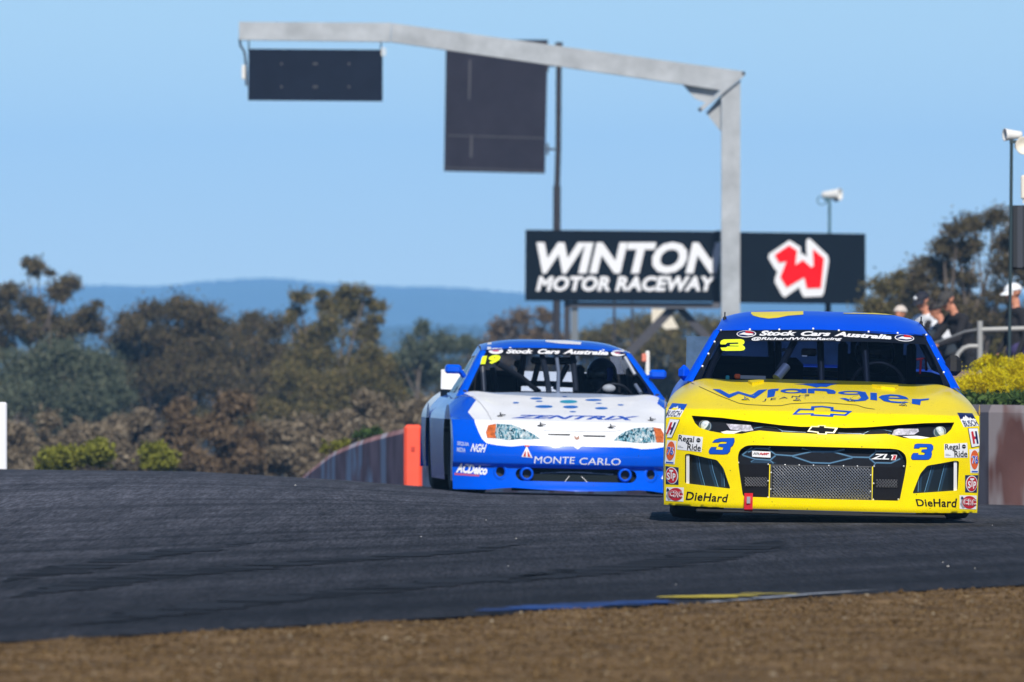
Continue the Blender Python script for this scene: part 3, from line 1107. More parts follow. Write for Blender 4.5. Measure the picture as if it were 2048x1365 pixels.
def hand(wrist, direc, normal, mi, curl=.5, size=1.0, thumb=1):
    """palm, four bent fingers of unequal length and a thumb from the side of the palm"""
    w = Vector(wrist); d = Vector(direc).normalized(); n = Vector(normal).normalized()
    s = d.cross(n).normalized()
    caps = []
    P = .09 * size
    for k, (o_, l) in enumerate(((-.030, .072), (-.010, .080), (.010, .075), (.029, .060))):
        a = w + s * o_ * size * .6
        kn = w + d * P + s * o_ * size
        caps.append((a, .016 * size, kn, .0125 * size, mi))
        d1 = (d * math.cos(curl) + n * math.sin(curl)).normalized()
        d2 = (d * math.cos(curl * 2.1) + n * math.sin(curl * 2.1)).normalized()
        m_ = kn + d1 * l * size * .5
        caps.append((kn, .0105 * size, m_, .0098 * size, mi))
        caps.append((m_, .0098 * size, m_ + d2 * l * size * .5, .008 * size, mi))
    tb = w + d * .025 * size + s * (-.028 * thumb) * size
    td = (d * .65 - s * .65 * thumb + n * .4).normalized()
    caps.append((tb, .014 * size, tb + td * .04 * size, .012 * size, mi))
    caps.append((tb + td * .04 * size, .012 * size, tb + td * .04 * size + (d * .8 + n * .5).normalized() * .032 * size, .009 * size, mi))
    return caps

def head(c, face, up, mi, k=1.0):
    """skull, jaw, nose, ears, brow and lips, looking along face"""
    c = Vector(c); f = Vector(face).normalized(); u = Vector(up).normalized()
    r = f.cross(u).normalized(); u = r.cross(f).normalized()
    caps, balls = [], []
    caps.append((c + u * .035 * k - f * .02 * k, .088 * k, c + u * .03 * k + f * .022 * k, .078 * k, mi))       # skull
    caps.append((c - u * .035 * k + f * .03 * k, .058 * k, c - u * .085 * k + f * .058 * k, .036 * k, mi))     # jaw to chin
    caps.append((c + u * .018 * k + f * .098 * k, .010 * k, c - u * .018 * k + f * .116 * k, .0135 * k, mi))   # nose
    caps.append((c + u * .032 * k + f * .092 * k + r * .03 * k, .010 * k, c + u * .032 * k + f * .092 * k - r * .03 * k, .010 * k, mi))  # brow
    caps.append((c - u * .048 * k + f * .092 * k + r * .018 * k, .007 * k, c - u * .048 * k + f * .092 * k - r * .018 * k, .007 * k, mi))  # lips
    for s in (-1, 1):
        caps.append((c + r * s * .082 * k + u * .02 * k - f * .012 * k, .012 * k, c + r * s * .08 * k - u * .02 * k - f * .006 * k, .010 * k, mi))
    return caps, (c, f, u, r)

M_SKIN = mat('fair skin', srgb(205, 140, 112), rough=.55, noise=.08, nscale=20)
M_SUIT = mat('dark racing suit', (.018, .02, .03), rough=.85)
M_GLOVE = mat('dark glove', (.02, .02, .024), rough=.8)
M_VISOR = mat('dark visor', (.008, .010, .016), rough=.12, coat=.4)

def driver(label, seat, suit, helmet_mat, band_mat, lean=0.0, hub=None):
    """helmeted driver sitting in a car: seat = hip point in world space, faces -Y"""
    root = empty('person', seat)
    tag(root, label, 'driver')
    S = lambda x, y, z: Vector((x, y, z))
    caps = [(S(0, .02, .0), .15, S(0, .06, .25), .15, 0), (S(-.02, .06, .28), .14, S(.02, .06, .28), .14, 0), (S(-.15, .06, .40), .085, S(.15, .06, .40), .085, 0),
            (S(0, .05, .42), .065, S(0, .03, .54), .06, 0),
            (S(-.10, -.02, .0), .09, S(-.14, -.48, .10), .07, 0), (S(.10, -.02, .0), .09, S(.14, -.48, .10), .07, 0),
            (S(-.14, -.48, .10), .065, S(-.12, -.85, -.12), .05, 0), (S(.14, -.48, .10), .065, S(.12, -.85, -.12), .05, 0)]
    hub = Vector(hub or (0, -.42, .30))
    for s in (-1, 1):
        el = S(s * .25, -.12, .20); wr = hub + S(s * .155, .05, .01)
        caps += [(S(s * .19, .05, .39), .062, el, .05, 0), (el, .048, wr, .035, 0)]
        caps += hand(wr, (-s * .25, -1, .2), (-s * .8, -.2, -.3), 1, curl=.9, thumb=s)
    unite('body', caps, [], [suit, M_GLOVE], .014, root)
    hc = S(0, .0, .64)
    b = MB()
    b.ball(hc, 1.0, 28, 20, (.128, .150, .135)); b.ball(hc + S(0, -.055, -.075), 1.0, 20, 12, (.095, .095, .065))
    he = b.build('helmet', helmet_mat, root)
    V = []
    for t in np.linspace(0, 1, 7):
        for a in np.linspace(-1.15, 1.15, 17):
            z = -.045 + .085 * t
            rr = math.sqrt(max(0, 1 - (z / .135) ** 2))
            V.append(hc + S(.132 * rr * math.sin(a), -.155 * rr * math.cos(a), z))
    mesh_obj('visor', V, grid_faces(7, 17), M_VISOR, he, smooth=True)
    if band_mat:
        V = []
        for t in np.linspace(0, 1, 4):
            for a in np.linspace(.35, .75, 7):
                z = -.07 + .12 * t
                rr = math.sqrt(max(0, 1 - (z / .135) ** 2))
                V.append(hc + S(.135 * rr * math.sin(a), -.158 * rr * math.cos(a), z))
        mesh_obj('stripe', V, grid_faces(4, 7), band_mat, he, smooth=True)
    return root
# ------------------------------------------------------------------ the yellow stock car
Y_D = 70.0
Y_ROOT = Vector(((1641.5 - CX) / FPX * Y_D, Y_D, 0.0))
ycar = empty('stock_car', Y_ROOT, (0, R(1.5), R(-1.0)))
tag(ycar, 'yellow stock car with blue roof and blue number 3, leading at the front', 'race car')
YM = Matrix.Translation(Y_ROOT) @ Matrix.Rotation(R(-1.0), 4, 'Z') @ Matrix.Rotation(R(1.5), 4, 'Y')
PY = paint('yellow paint', (.90, .70, .001), .28, .12)
PB = paint('blue paint', (.000, .075, .72), .34, .2)
V_BLUE = mat('blue vinyl', (.002, .075, .52), rough=.35)
V_NAVY = mat('navy vinyl', (.008, .014, .085), rough=.4)
V_BLACK = mat('black vinyl', (.010, .009, .010), rough=.8, spec=.12)
V_RED = mat('red vinyl', (.50, .012, .022), rough=.4)
V_ORANGE = mat('orange vinyl', (.72, .11, .02), rough=.4)
V_YEL = mat('yellow vinyl', (.90, .72, .01), rough=.35)
V_LIME = mat('fluorescent yellow vinyl', (.80, .92, .02), rough=.4)
V_GREY = mat('grey vinyl', (.30, .31, .33), rough=.45)
M_TAIL = mat('tail lamp', (.25, .01, .01), rough=.2)
P_DUCT = mat('duct print', (.008, .014, .022), rough=.3)
P_STEEL = mat('blue grey print', srgb(84, 126, 158), rough=.35)
P_STEEL2 = mat('dark blue print', srgb(34, 58, 80), rough=.35)
P_LAMP = mat('lamp glass', (.55, .62, .66), rough=.12, coat=.8, noise=.3, nscale=60)
P_LED = mat('lamp cells', (.45, .44, .52), rough=.3, noise=.55, nscale=38)
M_STEEL = mat('steel mesh', (.46, .45, .45), rough=.25, metal=.85)
M_STRAP = mat('red webbing', (.62, .008, .02), rough=.6, noise=.15, nscale=60)

def z1(x, y): return (1300 + x / 2.926, 600 + y / 2.926)
def zA(x, y): return (1310 + x / 5.851, 820 + y / 5.851)      # lower left of the nose
def zB(x, y): return (1640 + x / 5.851, 820 + y / 5.851)      # lower right of the nose
def zH(x, y): return (1380 + x / 3.793, 750 + y / 3.793)      # bonnet
def zG(x, y): return (1470 + x / 5.689, 880 + y / 5.689)      # grille
def zS(x, y): return (1400 + x / 7.314, 640 + y / 7.314)      # windscreen, left half
def zT(x, y): return (1640 + x / 7.062, 640 + y / 7.062)      # windscreen, right half
def mp(f, pts): return [f(*p) for p in pts]

yc_ = dict(W=.975, zj=.675, sweep=.36, pow=3.2, bottom=.05, bottom_side=.07,
           nose=[(.03, .04), (.09, .0), (.3, .0), (.45, .008), (.55, .03), (.60, .055), (.64, .095), (.675, .155)],
           deck=[(.15, .675), (.30, .708), (.6, .765), (1.0, .818), (1.3, .846), (1.6, .868), (2.5, .90), (3.4, .93), (4.0, .95), (4.6, .97), (4.95, .965)],
           hump=.018, dip=.012,
           shield=dict(yb=1.30, bow=.30, yt=1.95, wb=.815, wt=.648, zb=.846, zt=1.170, arch=.012), pillar=.056,
           roof=dict(y1=3.35, z1=1.20, edge=.065, k=5.0, prof=spline([0, .15, .35, .6, .8, 1.0], [1.18, 1.238, 1.288, 1.312, 1.31, 1.285]), yend=4.05, zend=.955, wend=.72),
           sh0=.86, L=4.95, sill=.10, axle_f=.98, axle_r=3.72, arch=.40, wheel_r=.345, wheel_in=.035, flare=.012, m_tail=M_TAIL)
Y = Car(ycar, YM, yc_, Y_D)
ys = Y.surf

# openings traced on the left half and mirrored
slot_l = Y.xz([(1383, 831.5), (1443.5, 836), (1505, 843.5), (1560, 850.5), (1601, 853.8), (1640, 854), (1640, 868.5), (1607.6, 867), (1560, 865), (1519, 861.5), (1501.6, 864), (1484.6, 868), (1450, 868), (1419.6, 862.5), (1399, 856), (1389.5, 846)])
def mirrored(half, i_top, i_bot):
    """half outline whose points i_top..i_bot lie on the centre line"""
    L_ = half[:i_top] + [(0, half[i_top][1])]
    Rr = [(0, half[i_bot][1])] + half[i_bot + 1:]
    top = L_ + [(-x, z) for x, z in reversed(half[:i_top])]
    return top + [(-x, z) for x, z in reversed(Rr[1:])] + [(0, Rr[0][1])] + Rr[1:]
slot = mirrored(slot_l, 5, 6)
mouth_l = Y.xz([(1486, 994), (1478, 940), (1475.5, 914), (1479, 901), (1491, 892), (1505, 890.5), (1641, 893.5), (1641, 998)])
mouth = [(x, z) for x, z in mouth_l[:6]] + [(-x, z) for x, z in reversed(mouth_l[:6])]
mouth = [mouth_l[0]] + mouth_l[1:6] + [(-x, z) for x, z in reversed(mouth_l[1:6])] + [(-mouth_l[0][0], mouth_l[0][1])]
duct_l = Y.xz([(1370, 967), (1370, 909), (1377, 907.6), (1413, 916), (1434, 920.5), (1447, 937), (1461, 978)])
duct_r = [(-x, z) for x, z in reversed(duct_l)]
bottom = Y.xz([(1331, 1012.5), (1420, 1015), (1520, 1018), (1641, 1021)])
zb_ = sum(p[1] for p in bottom) / 4
Y.fascia([(-.975, zb_ + .006), (-.6, zb_), (.6, zb_), (.975, zb_ + .006)], [slot, rounded(mouth, .02), rounded(duct_l, .012), rounded(duct_r, .012)], PY)
b = MB(); b.box((0, .22, .045), (1.55, .42, .02), bevel=.008); b.box((0, .02, .05), (.52, .05, .018)); b.build('splitter', M_BLACK, ycar)
yh0, yh1 = Y.yc(Y.zj), 1.36
Y.deck('bonnet', -.80, .80, yh0, 1.66, PY, 60, 61)
Y.deck('front_fender', -1, -.80, yh0, 1.66, PY, 40, 18)
Y.deck('front_fender', .80, 1, yh0, 1.66, PY, 40, 18)
for s in (-1, 1): Y.side(s, PY)
YGLASS = glass_material('tinted windscreen', (.34, .40, .55), .3)
Y.windscreen(YGLASS)
Y.roof(PB)
M_SIDEWIN = mat('dark side window', (.01, .011, .014), rough=.2)
for s in (-1, 1): Y.cabin_side(s, PB, M_SIDEWIN)
Y.rear(PB, glass_material('rear glass', (.22, .27, .36), .3), M_BLACK)
Y.underbody()
for s in (-1, 1):
    Y.wheel(s, .98, .34); Y.wheel(s, 3.72, .34)
for w in [o for o in ycar.children if o.name.startswith('wheel')]:      # the body leans, the wheels stay on the road
    w.location.z = .345 + w.location.x * math.tan(R(1.5)) * .98
# spoiler and mirrors
M_LEXAN = mat('scuffed clear spoiler', srgb(70, 95, 120), rough=.25, coat=.3, noise=.35, nscale=7)
sp = MB()
sp.box((-.05, 4.93, 1.02), (1.64, .012, .23)); sp.build('spoiler', M_LEXAN, ycar)
mr = MB(); mr.box((.835, 1.86, .985), (.10, .10, .13), bevel=.03); mr.box((.80, 1.86, .95), (.06, .05, .03)); mr.build('mirror', M_BLACK, ycar)
mr = MB(); mr.box((-.875, 1.80, .895), (.07, .12, .10), bevel=.03); mr.box((-.85, 1.80, .87), (.06, .05, .03)); mr.build('mirror', PB, ycar)
for px, py in ((1449.5, 640), (1843, 648)):
    p = Y.top.hit(px, py)[0]
    b = MB(); b.box(p + Vector((0, .02, -.005)), (.022, .05, .055), bevel=.006); b.tube([p + Vector((0, .02, .01)), p + Vector((0, .02, .05))], .005, 6); b.build('roof_rail_peg', M_BLACK, ycar)

# --- grille, screens and ducts, set back in the openings
gp = ys.poly('grille_panel', mp(zG, [(15, 670), (5, 240), (50, 130), (110, 55), (1900, 85), (1965, 190), (1975, 320), (1900, 710), (60, 690)]), M_BLACK, 1, ycar, lift=-.055) if False else None
def lay_in(name, pts, m, depth, parent=ycar, holes=()):
    P, F = poly2d(pts, holes)
    return ys.lay(name, P, F, m, 1, parent, 14, 8, None, depth)
M_GRILLE = mat('grille print black', (.008, .010, .016), rough=.7, spec=.15)
gp = lay_in('grille_panel', mp(zG, [(40, 690), (-10, 240), (40, 130), (90, 40), (1920, 75), (1985, 190), (1990, 320), (1920, 720)]), M_GRILLE, -.045)
def stroke(pts, w):
    """a line of width w (pixels of the photograph) as a polygon"""
    n = len(pts); L_, R_ = [], []
    for i in range(n):
        a = Vector(pts[max(i - 1, 0)]); c = Vector(pts[min(i + 1, n - 1)])
        d = (c - a).normalized(); s = Vector((-d.y, d.x)) * w / 2
        L_.append(tuple(Vector(pts[i]) + s)); R_.append(tuple(Vector(pts[i]) - s))
    return L_ + R_[::-1]
def strokes(name, f, lines, w, m, depth, parent, surf=ys, raise_=None):
    V, F = [], []
    for l in lines:
        P, Fq = poly2d(stroke([f(*p) for p in l], w))
        k = len(V); V += P; F += [tuple(i + k for i in q) for q in Fq]
    o = surf.lay(name, V, F, m, 1, parent, 14, 8, None, depth)
    if len(lines) > 1: tag(o, kind='stuff')
    return o
hexl = [[(60, 170), (110, 130), (180, 80)], [(130, 135), (225, 92), (365, 97), (395, 78)], [(365, 97), (455, 163), (650, 178), (880, 128), (760, 92)], [(880, 128), (1120, 132), (1250, 103)], [(1120, 132), (1340, 192), (1535, 196), (1620, 125), (1605, 108)],
        [(70, 172), (220, 217), (165, 248)], [(220, 217), (390, 228), (432, 266)], [(390, 228), (455, 175)], [(650, 182), (870, 258), (1080, 264), (1340, 200)], [(1535, 205), (1610, 268), (1590, 285)], [(1620, 125), (1780, 122), (1862, 116), (1930, 205)], [(1610, 258), (1790, 262), (1900, 212)]]
strokes('grille_print', zG, hexl, 4.6, P_STEEL2, -.0435, gp)
strokes('grille_print', zG, hexl, 2.0, P_STEEL, -.0420, gp)
lay_in('grille_print', mp(zG, [(225, 215), (390, 227), (470, 265), (160, 262)]), P_STEEL2, -.0437, gp)
lay_in('grille_print', mp(zG, [(880, 128), (1120, 132), (1000, 148)]), P_STEEL2, -.0437, gp)
# badges
bd = lay_in('badge', mp(zG, [(180, 120), (397, 130), (397, 200), (180, 188)]), M_WHITE, -.039, gp)
strokes('badge_print', zG, [[(200, 165), (212, 140)], [(218, 165), (230, 140)], [(236, 165), (246, 140)], [(252, 166), (262, 142)]], 1.5, V_BLACK, -.037, bd)
strokes('badge_print', zG, [[(268, 168), (288, 142), (300, 168)], [(305, 168), (330, 144)], [(325, 168), (350, 145)], [(345, 168), (372, 146)], [(272, 157), (380, 152)]], 1.7, V_RED, -.037, bd)
ys.text('lettering', 'ZL', [zG(1545, 222), zG(1755, 226), zG(1765, 164), zG(1575, 160)], M_WHITE, 1, gp, bold=.03, shear=.2, sx=14).data
for o in [o for o in gp.children if o.name.startswith('lettering')]:
    for v in o.data.vertices: v.co.y += .040
lay_in('badge_print', mp(zG, [(1790, 228), (1845, 228), (1865, 165), (1795, 165), (1790, 180), (1808, 182)]), M_WHITE, -.041, gp)
lay_in('badge_print', mp(zG, [(1803, 222), (1838, 222), (1854, 172), (1815, 172), (1822, 184)]), V_RED, -.039, gp)
# the mesh screen: crossing bars
def bars(name, quadpx, pitch, r, m, depth, parent, n1=None, wave=.0):
    tl, tr, br, bl = quadpx
    f = quad(bl, br, tr, tl)
    W_, H_ = Vector(tr).x - Vector(tl).x, Vector(bl).y - Vector(tl).y
    b = MB()
    for sgn in (1, -1):
        k = -int(H_ / pitch) - 1
        while k * pitch < W_ + H_:
            x0 = k * pitch
            # line x = x0 + sgn-related t, clipped to the box
            seg = []
            for t in np.linspace(0, 1, 60):
                x = x0 + (t * H_ if sgn > 0 else (1 - t) * H_)
                if 0 <= x <= W_: seg.append((x / W_, t))
            if len(seg) > 2:
                a, c = seg[0], seg[-1]
                pts = []
                nn = max(2, int(abs(c[1] - a[1]) * H_ / pitch * 1.0) + 1)
                for q in np.linspace(0, 1, nn):
                    co, no = ys.hit(*f(a[0] + (c[0] - a[0]) * q, 1 - (a[1] + (c[1] - a[1]) * q)))
                    pts.append(co + no * (depth + sgn * r * .8 + .004 * mnoise.noise(co * 9) + random.uniform(-.0012, .0012)))
                b.tube(pts, r, 5, False)
            k += 1
    o = b.build(name, m, parent)
    tag(o, kind='stuff')
    return o
scr = lay_in('screen_plate', mp(zG, [(402, 283), (1562, 303), (1562, 692), (398, 660)]), mat('dark screen backing', (.020, .020, .022), rough=.8, spec=.15), -.036)
bars('mesh_screen', [zG(425, 298), zG(1545, 318), zG(1545, 678), zG(420, 646)], 6.3, .0036, M_STEEL, -.030, scr)
strokes('screen_frame', zG, [[(405, 287), (1560, 306)], [(402, 656), (1560, 690)], [(408, 287), (404, 656)], [(1557, 306), (1556, 690)]], 2.4, mat('grey screen frame', (.06, .06, .065), rough=.5), -.029, scr)
for a, c in (((391, 278), (383, 668)), ((1572, 303), (1562, 694))):
    strokes('yellow_strip', zG, [[a, c]], 2.2, V_YEL, -.030, scr)
for (x0, y0, x1, y1, xa, ya, xb, yb_2) in ((45, 278, 368, 640, 100, 425, 358, 528), (1592, 308, 1880, 690, 1612, 452, 1860, 540)):
    sd = lay_in('side_screen', mp(zG, [(x0, y0), (x1, y0 + 5), (x1, y1 + 15), (x0 + 35, y1 + 5)] if x0 < 500 else [(x0, y0), (x1 + 40, y0 + 5), (x1, y1 - 5), (x0, y1)]), mat('black side screen', (.009, .009, .012), rough=.8, spec=.12), -.036)
    bars('mesh_screen', [zG(xa, ya), zG(xb, ya + 4), zG(xb, yb_2 + 4), zG(xa, yb_2)], 6.0, .0030, mat('black painted mesh', (.13, .13, .14), rough=.4, metal=.4), -.031, sd)
rv = MB()
for p in [(25, 258), (372, 278), (372, 468), (370, 657), (75, 645), (1588, 300), (1583, 497), (1580, 682), (1935, 300), (1872, 678), (567, 285), (730, 288), (893, 290), (1068, 294), (1235, 297), (1395, 300), (557, 672), (720, 676), (885, 677), (1060, 682), (1225, 686), (1390, 690), (408, 375), (402, 563), (1548, 403), (1545, 590)]:
    co, no = ys.hit(*zG(*p)); rv.ball(co + no * -.028, .0062, 8, 5)
tag(rv.build('rivet', mat('bright rivet', (.75, .75, .75), rough=.3, metal=.6), ycar), kind='stuff')
# ducts
for pts, vane, post in (([(1366, 970), (1366, 905), (1380, 903), (1437, 917), (1450, 936), (1464, 982)], [[(470, 545), (490, 690), (545, 885)], [(620, 580), (650, 720), (710, 905)], [(765, 650), (780, 780), (785, 900)]], mp(zA, [(350, 525), (388, 520), (388, 870), (350, 862)])),):
    d = lay_in('brake_duct', pts, P_DUCT, -.040)
    strokes('vane', zA, vane, 1.6, P_STEEL, -.036, d); strokes('vane', zA, [[(p[0] - 28, p[1]) for p in l] for l in vane], 4, P_STEEL2, -.038, d)
    lay_in('duct_post', post, M_WHITE, -.012, d)
for pts, vane, post in (([(1922, 982), (1922, 914), (1905, 916), (1846, 930), (1830, 948), (1820, 990)], [[(1345, 655), (1310, 780), (1255, 965)], [(1500, 640), (1470, 760), (1420, 955)], [(1190, 740), (1180, 860), (1175, 960)]], mp(zB, [(1580, 600), (1618, 596), (1618, 945), (1578, 950)])),):
    d = lay_in('brake_duct', pts, P_DUCT, -.040)
    strokes('vane', zB, vane, 1.6, P_STEEL, -.036, d); strokes('vane', zB, [[(p[0] + 28, p[1]) for p in l] for l in vane], 4, P_STEEL2, -.038, d)
    lay_in('duct_post', post, M_WHITE, -.012, d)
# slot with the lamps
slotp = [(1377, 826), (1445, 831), (1560, 845), (1640, 849), (1730, 851), (1830, 848), (1912, 840), (1908, 866), (1880, 880), (1840, 882), (1780, 876), (1700, 876), (1640, 874), (1560, 870), (1500, 872), (1450, 874), (1400, 864)]
sl = lay_in('grille_slot', slotp, M_GRILLE, -.040)
strokes('grille_print', zH, [[(475, 385), (560, 365), (650, 375), (700, 408), (880, 420)], [(480, 410), (560, 425), (680, 432), (700, 412)], [(1125, 425), (1310, 432), (1330, 440)], [(1320, 430), (1370, 398), (1480, 392), (1540, 408)], [(1330, 440), (1430, 445), (1530, 430)]], 1.3, P_STEEL, -.038, sl)
for c, led, wedge, sg in (((1404.9, 847.0), mp(zA, [(815, 128), (1110, 142), (1142, 215), (1050, 236), (860, 205)]), mp(zA, [(745, 245), (820, 228), (1010, 226), (900, 268), (810, 276)]), -1),
                          ((1885.3, 859.5), mp(zB, [(880, 205), (930, 185), (1170, 187), (1180, 225), (1120, 272), (850, 280)]), mp(zB, [(980, 295), (1150, 285), (1340, 318), (1240, 345), (1170, 350)]), 1)):
    co, no = ys.hit(*c)
    h = lay_in('headlight', ellipse(c[0], c[1], 14.0, 15.2), P_STEEL2, -.037)
    lay_in('lamp_ring', ellipse(c[0], c[1], 12.6, 13.9), mat('silver ring', (.5, .55, .56), rough=.25, metal=.5), -.034, h)
    lay_in('lamp_ring', ellipse(c[0] - .3, c[1] + .2, 11.0, 12.2), mat('dark teal ring', (.06, .10, .11), rough=.25), -.032, h)
    b = MB(); b.ball(co + no * -.042, .033, 20, 12, (1, .6, 1.1)); b.build('lamp_lens', P_LAMP, h)
    lay_in('lamp_cluster', led, P_LED, -.033, h)
    lay_in('lamp_shelf', wedge, M_WHITE, -.030, h)
# bow-tie shaped badges
bt = lay_in('badge', mp(zH, [(890, 432), (920, 390), (968, 393), (972, 385), (1028, 386), (1028, 396), (1122, 405), (1095, 445), (1040, 443), (1036, 455), (968, 452), (966, 440)]), mat('pale gold badge', (.85, .76, .35), rough=.3), .004)
lay_in('badge_print', mp(zH, [(905, 425), (928, 400), (980, 402), (982, 392), (1018, 394), (1018, 405), (1103, 412), (1085, 436), (1028, 433), (1026, 447), (978, 445), (976, 433)]), V_BLACK, .007, bt)
o_ = mp(zH, [(775, 305), (825, 258), (916, 262), (920, 241), (1000, 238), (1090, 248), (1090, 268), (1232, 278), (1182, 314), (1090, 308), (1086, 321), (914, 312), (917, 302)])
i_ = mp(zH, [(806, 295), (840, 269), (942, 272), (945, 252), (1000, 248), (1066, 257), (1066, 278), (1198, 287), (1170, 302), (1064, 296), (1061, 309), (938, 302), (940, 293)])
ys.poly('sticker', o_, V_BLUE, 1, ycar, [i_], 14, 4)

# --- stickers on the nose
def sticker(cor, m, f=None, surf=ys, border=None):
    pts = [f(*p) for p in cor] if f else cor          # TL TR BR BL
    tl, tr, br, bl = pts
    if border:
        q = quad(bl, br, tr, tl)
        e = surf.poly('sticker', [q(-.05, 1.03), q(1.05, 1.03), q(1.05, -.03), q(-.05, -.03)], border, 1, ycar)
        surf.poly('sticker_face', pts, m, 2, e)
    else:
        e = surf.poly('sticker', pts, m, 1, ycar)
    return e, quad(bl, br, tr, tl)
def sub_text(e, q, s, box, m, layer=3, bold=.03, shear=0.0, surf=ys, spacing=1.0):
    x0, y0, x1, y1 = box
    P, F, a = text2d(s, bold, shear, spacing)
    return surf.lay('lettering', P, F, m, layer, e, 14, 8, lambda u, v: q(x0 + (x1 - x0) * u, y0 + (y1 - y0) * v))
def sub_poly(e, q, pts, m, layer=2, surf=ys, holes=(), name='emblem'):
    return surf.poly(name, [q(*p) for p in pts], m, layer, e, [[q(*p) for p in h] for h in holes])
for side, f in ((-1, zA), (1, zB)):
    L_ = side < 0
    # mountain and word sticker
    e, q = sticker([(205, -72), (378, -58), (295, 90), (105, 80)] if L_ else [(1605, 42), (1780, 48), (1862, 190), (1680, 205)], M_WHITE, f)
    sub_poly(e, q, [(0, 1), (1, 1), (1, .52), (.88, .62), (.8, .55), (.7, .72), (.62, .6), (.45, .86), (.36, .7), (.28, .74), (.14, .56), (.06, .58), (0, .5)], V_NAVY if not L_ else V_BLUE)
    sub_text(e, q, 'BUSCH', (.06, .02, .95, .44), V_NAVY, bold=.0)
    # H sticker
    e, q = sticker([(180, 112), (288, 121), (200, 326), (109, 318)] if L_ else [(1732, 222), (1840, 220), (1870, 429), (1771, 436)], M_WHITE, f, border=V_BLACK)
    sub_poly(e, q, [(.2, .82), (.42, .84), (.45, .56), (.55, .56), (.55, .42), (.42, .42), (.42, .18), (.2, .16)], V_RED, 3)
    sub_poly(e, q, [(.62, .84), (.82, .84), (.82, .16), (.62, .16), (.62, .42), (.56, .42), (.56, .56), (.62, .56)], V_NAVY, 3)
    # 76 sticker
    e, q = sticker([(145, 355), (255, 365), (232, 640), (115, 630)] if L_ else [(1745, 465), (1860, 460), (1850, 742), (1758, 740)], M_WHITE, f)
    sub_poly(e, q, ellipse(.5, .56, .44, .40), V_ORANGE)
    sub_text(e, q, '76', (.16, .38, .86, .74), M_WHITE, 3, bold=.07); sub_text(e, q, '76', (.20, .40, .82, .72), V_BLUE, 4, bold=.02)
    sub_poly(e, q, [(.14, .09), (.9, .09), (.9, .04), (.14, .04)], V_BLUE)
    # STP sticker
    e, q = sticker([(125, 658), (280, 675), (278, 878), (128, 868)] if L_ else [(1695, 765), (1848, 765), (1832, 970), (1695, 965)], V_NAVY, f)
    sub_poly(e, q, ellipse(.5, .5, .47, .48), M_WHITE); sub_poly(e, q, ellipse(.5, .5, .42, .43), V_RED, 3)
    sub_text(e, q, 'S', (.16, .24, .40, .66), M_WHITE, 4, .03); sub_text(e, q, 'T', (.34, .32, .64, .82), M_WHITE, 4, .03); sub_text(e, q, 'P', (.60, .22, .82, .64), M_WHITE, 4, .03)
    # CRC sticker
    e, q = sticker([(135, 905), (340, 910), (335, 1075), (130, 1065)] if L_ else [(1632, 1000), (1832, 1005), (1825, 1165), (1632, 1160)], M_WHITE, f)
    sub_poly(e, q, ellipse(.56, .5, .42, .46), V_RED)
    sub_poly(e, q, [(.02, .35), (.14, .9), (.24, .7), (.2, .3), (.3, .1), (.16, .06)], V_GREY, 2)
    sub_poly(e, q, [(.10, .95), (.04, .78), (.10, .70), (.22, .78)], V_NAVY, 3)
    sub_text(e, q, 'CRC', (.20, .28, .97, .76), M_WHITE, 3, .07); sub_text(e, q, 'CRC', (.23, .30, .94, .74), V_RED, 4, .0)
    # two-line sticker
    e, q = sticker([(277, 290), (563, 320), (545, 495), (258, 465)] if L_ else [(1450, 400), (1720, 388), (1728, 560), (1455, 562)], M_WHITE, f)
    sub_text(e, q, 'Regal', (.03, .46, .66, .97), V_BLACK, 2, .012); sub_text(e, q, 'Ride', (.42, .04, .97, .48), V_BLACK, 2, .012)
    sub_poly(e, q, ellipse(.84, .76, .085, .14), V_BLACK); sub_poly(e, q, [(.76, .79), (.92, .79), (.92, .73), (.76, .73)], V_GREY, 3)
    sub_poly(e, q, [(.04, .20), (.26, .19), (.26, .165), (.04, .175)], V_GREY); sub_poly(e, q, [(.04, .27), (.18, .265), (.18, .245), (.04, .25)], V_GREY)
    # race number
    n3 = [(670, 385), (700, 350), (760, 332), (930, 328), (935, 370), (915, 420), (890, 440), (880, 490), (850, 520), (800, 525), (640, 520), (628, 490), (640, 460), (660, 435), (725, 435), (715, 465), (790, 468), (800, 440), (740, 430), (750, 400), (835, 395), (840, 378), (780, 375), (740, 385)] if L_ else \
         [(1100, 430), (1105, 405), (1140, 395), (1300, 400), (1325, 425), (1325, 460), (1305, 490), (1310, 520), (1300, 560), (1270, 585), (1225, 588), (1080, 588), (1062, 565), (1070, 530), (1090, 505), (1150, 505), (1150, 525), (1215, 527), (1225, 505), (1180, 495), (1190, 465), (1250, 460), (1250, 440), (1170, 440), (1160, 455), (1095, 455)]
    pts = mp(f, n3)
    c = Vector((sum(p[0] for p in pts) / len(pts), sum(p[1] for p in pts) / len(pts)))
    e = ys.poly('race_number', pts, V_NAVY, 1, ycar)
    ins = []
    m_ = len(pts)
    for i in range(m_):
        a, b_, d = Vector(pts[i - 1]), Vector(pts[i]), Vector(pts[(i + 1) % m_])
        t = ((b_ - a).normalized() + (d - b_).normalized()); t = t.normalized() if t.length > 1e-6 else (d - b_).normalized()
        ins.append(tuple(b_ + Vector((-t.y, t.x)) * .8))
    ys.poly('number_face', ins, V_BLUE, 2, e)
    ys.text('lettering', 'DieHard', [(1371.5, 1000.5), (1453.5, 1005.5), (1457, 989), (1374.5, 983.5)] if L_ else [(1834.5, 1013), (1911.5, 1015.5), (1913.8, 997.5), (1830.5, 998.6)], V_BLACK, 1, ycar, bold=.022, shear=.0, spacing=1.05)
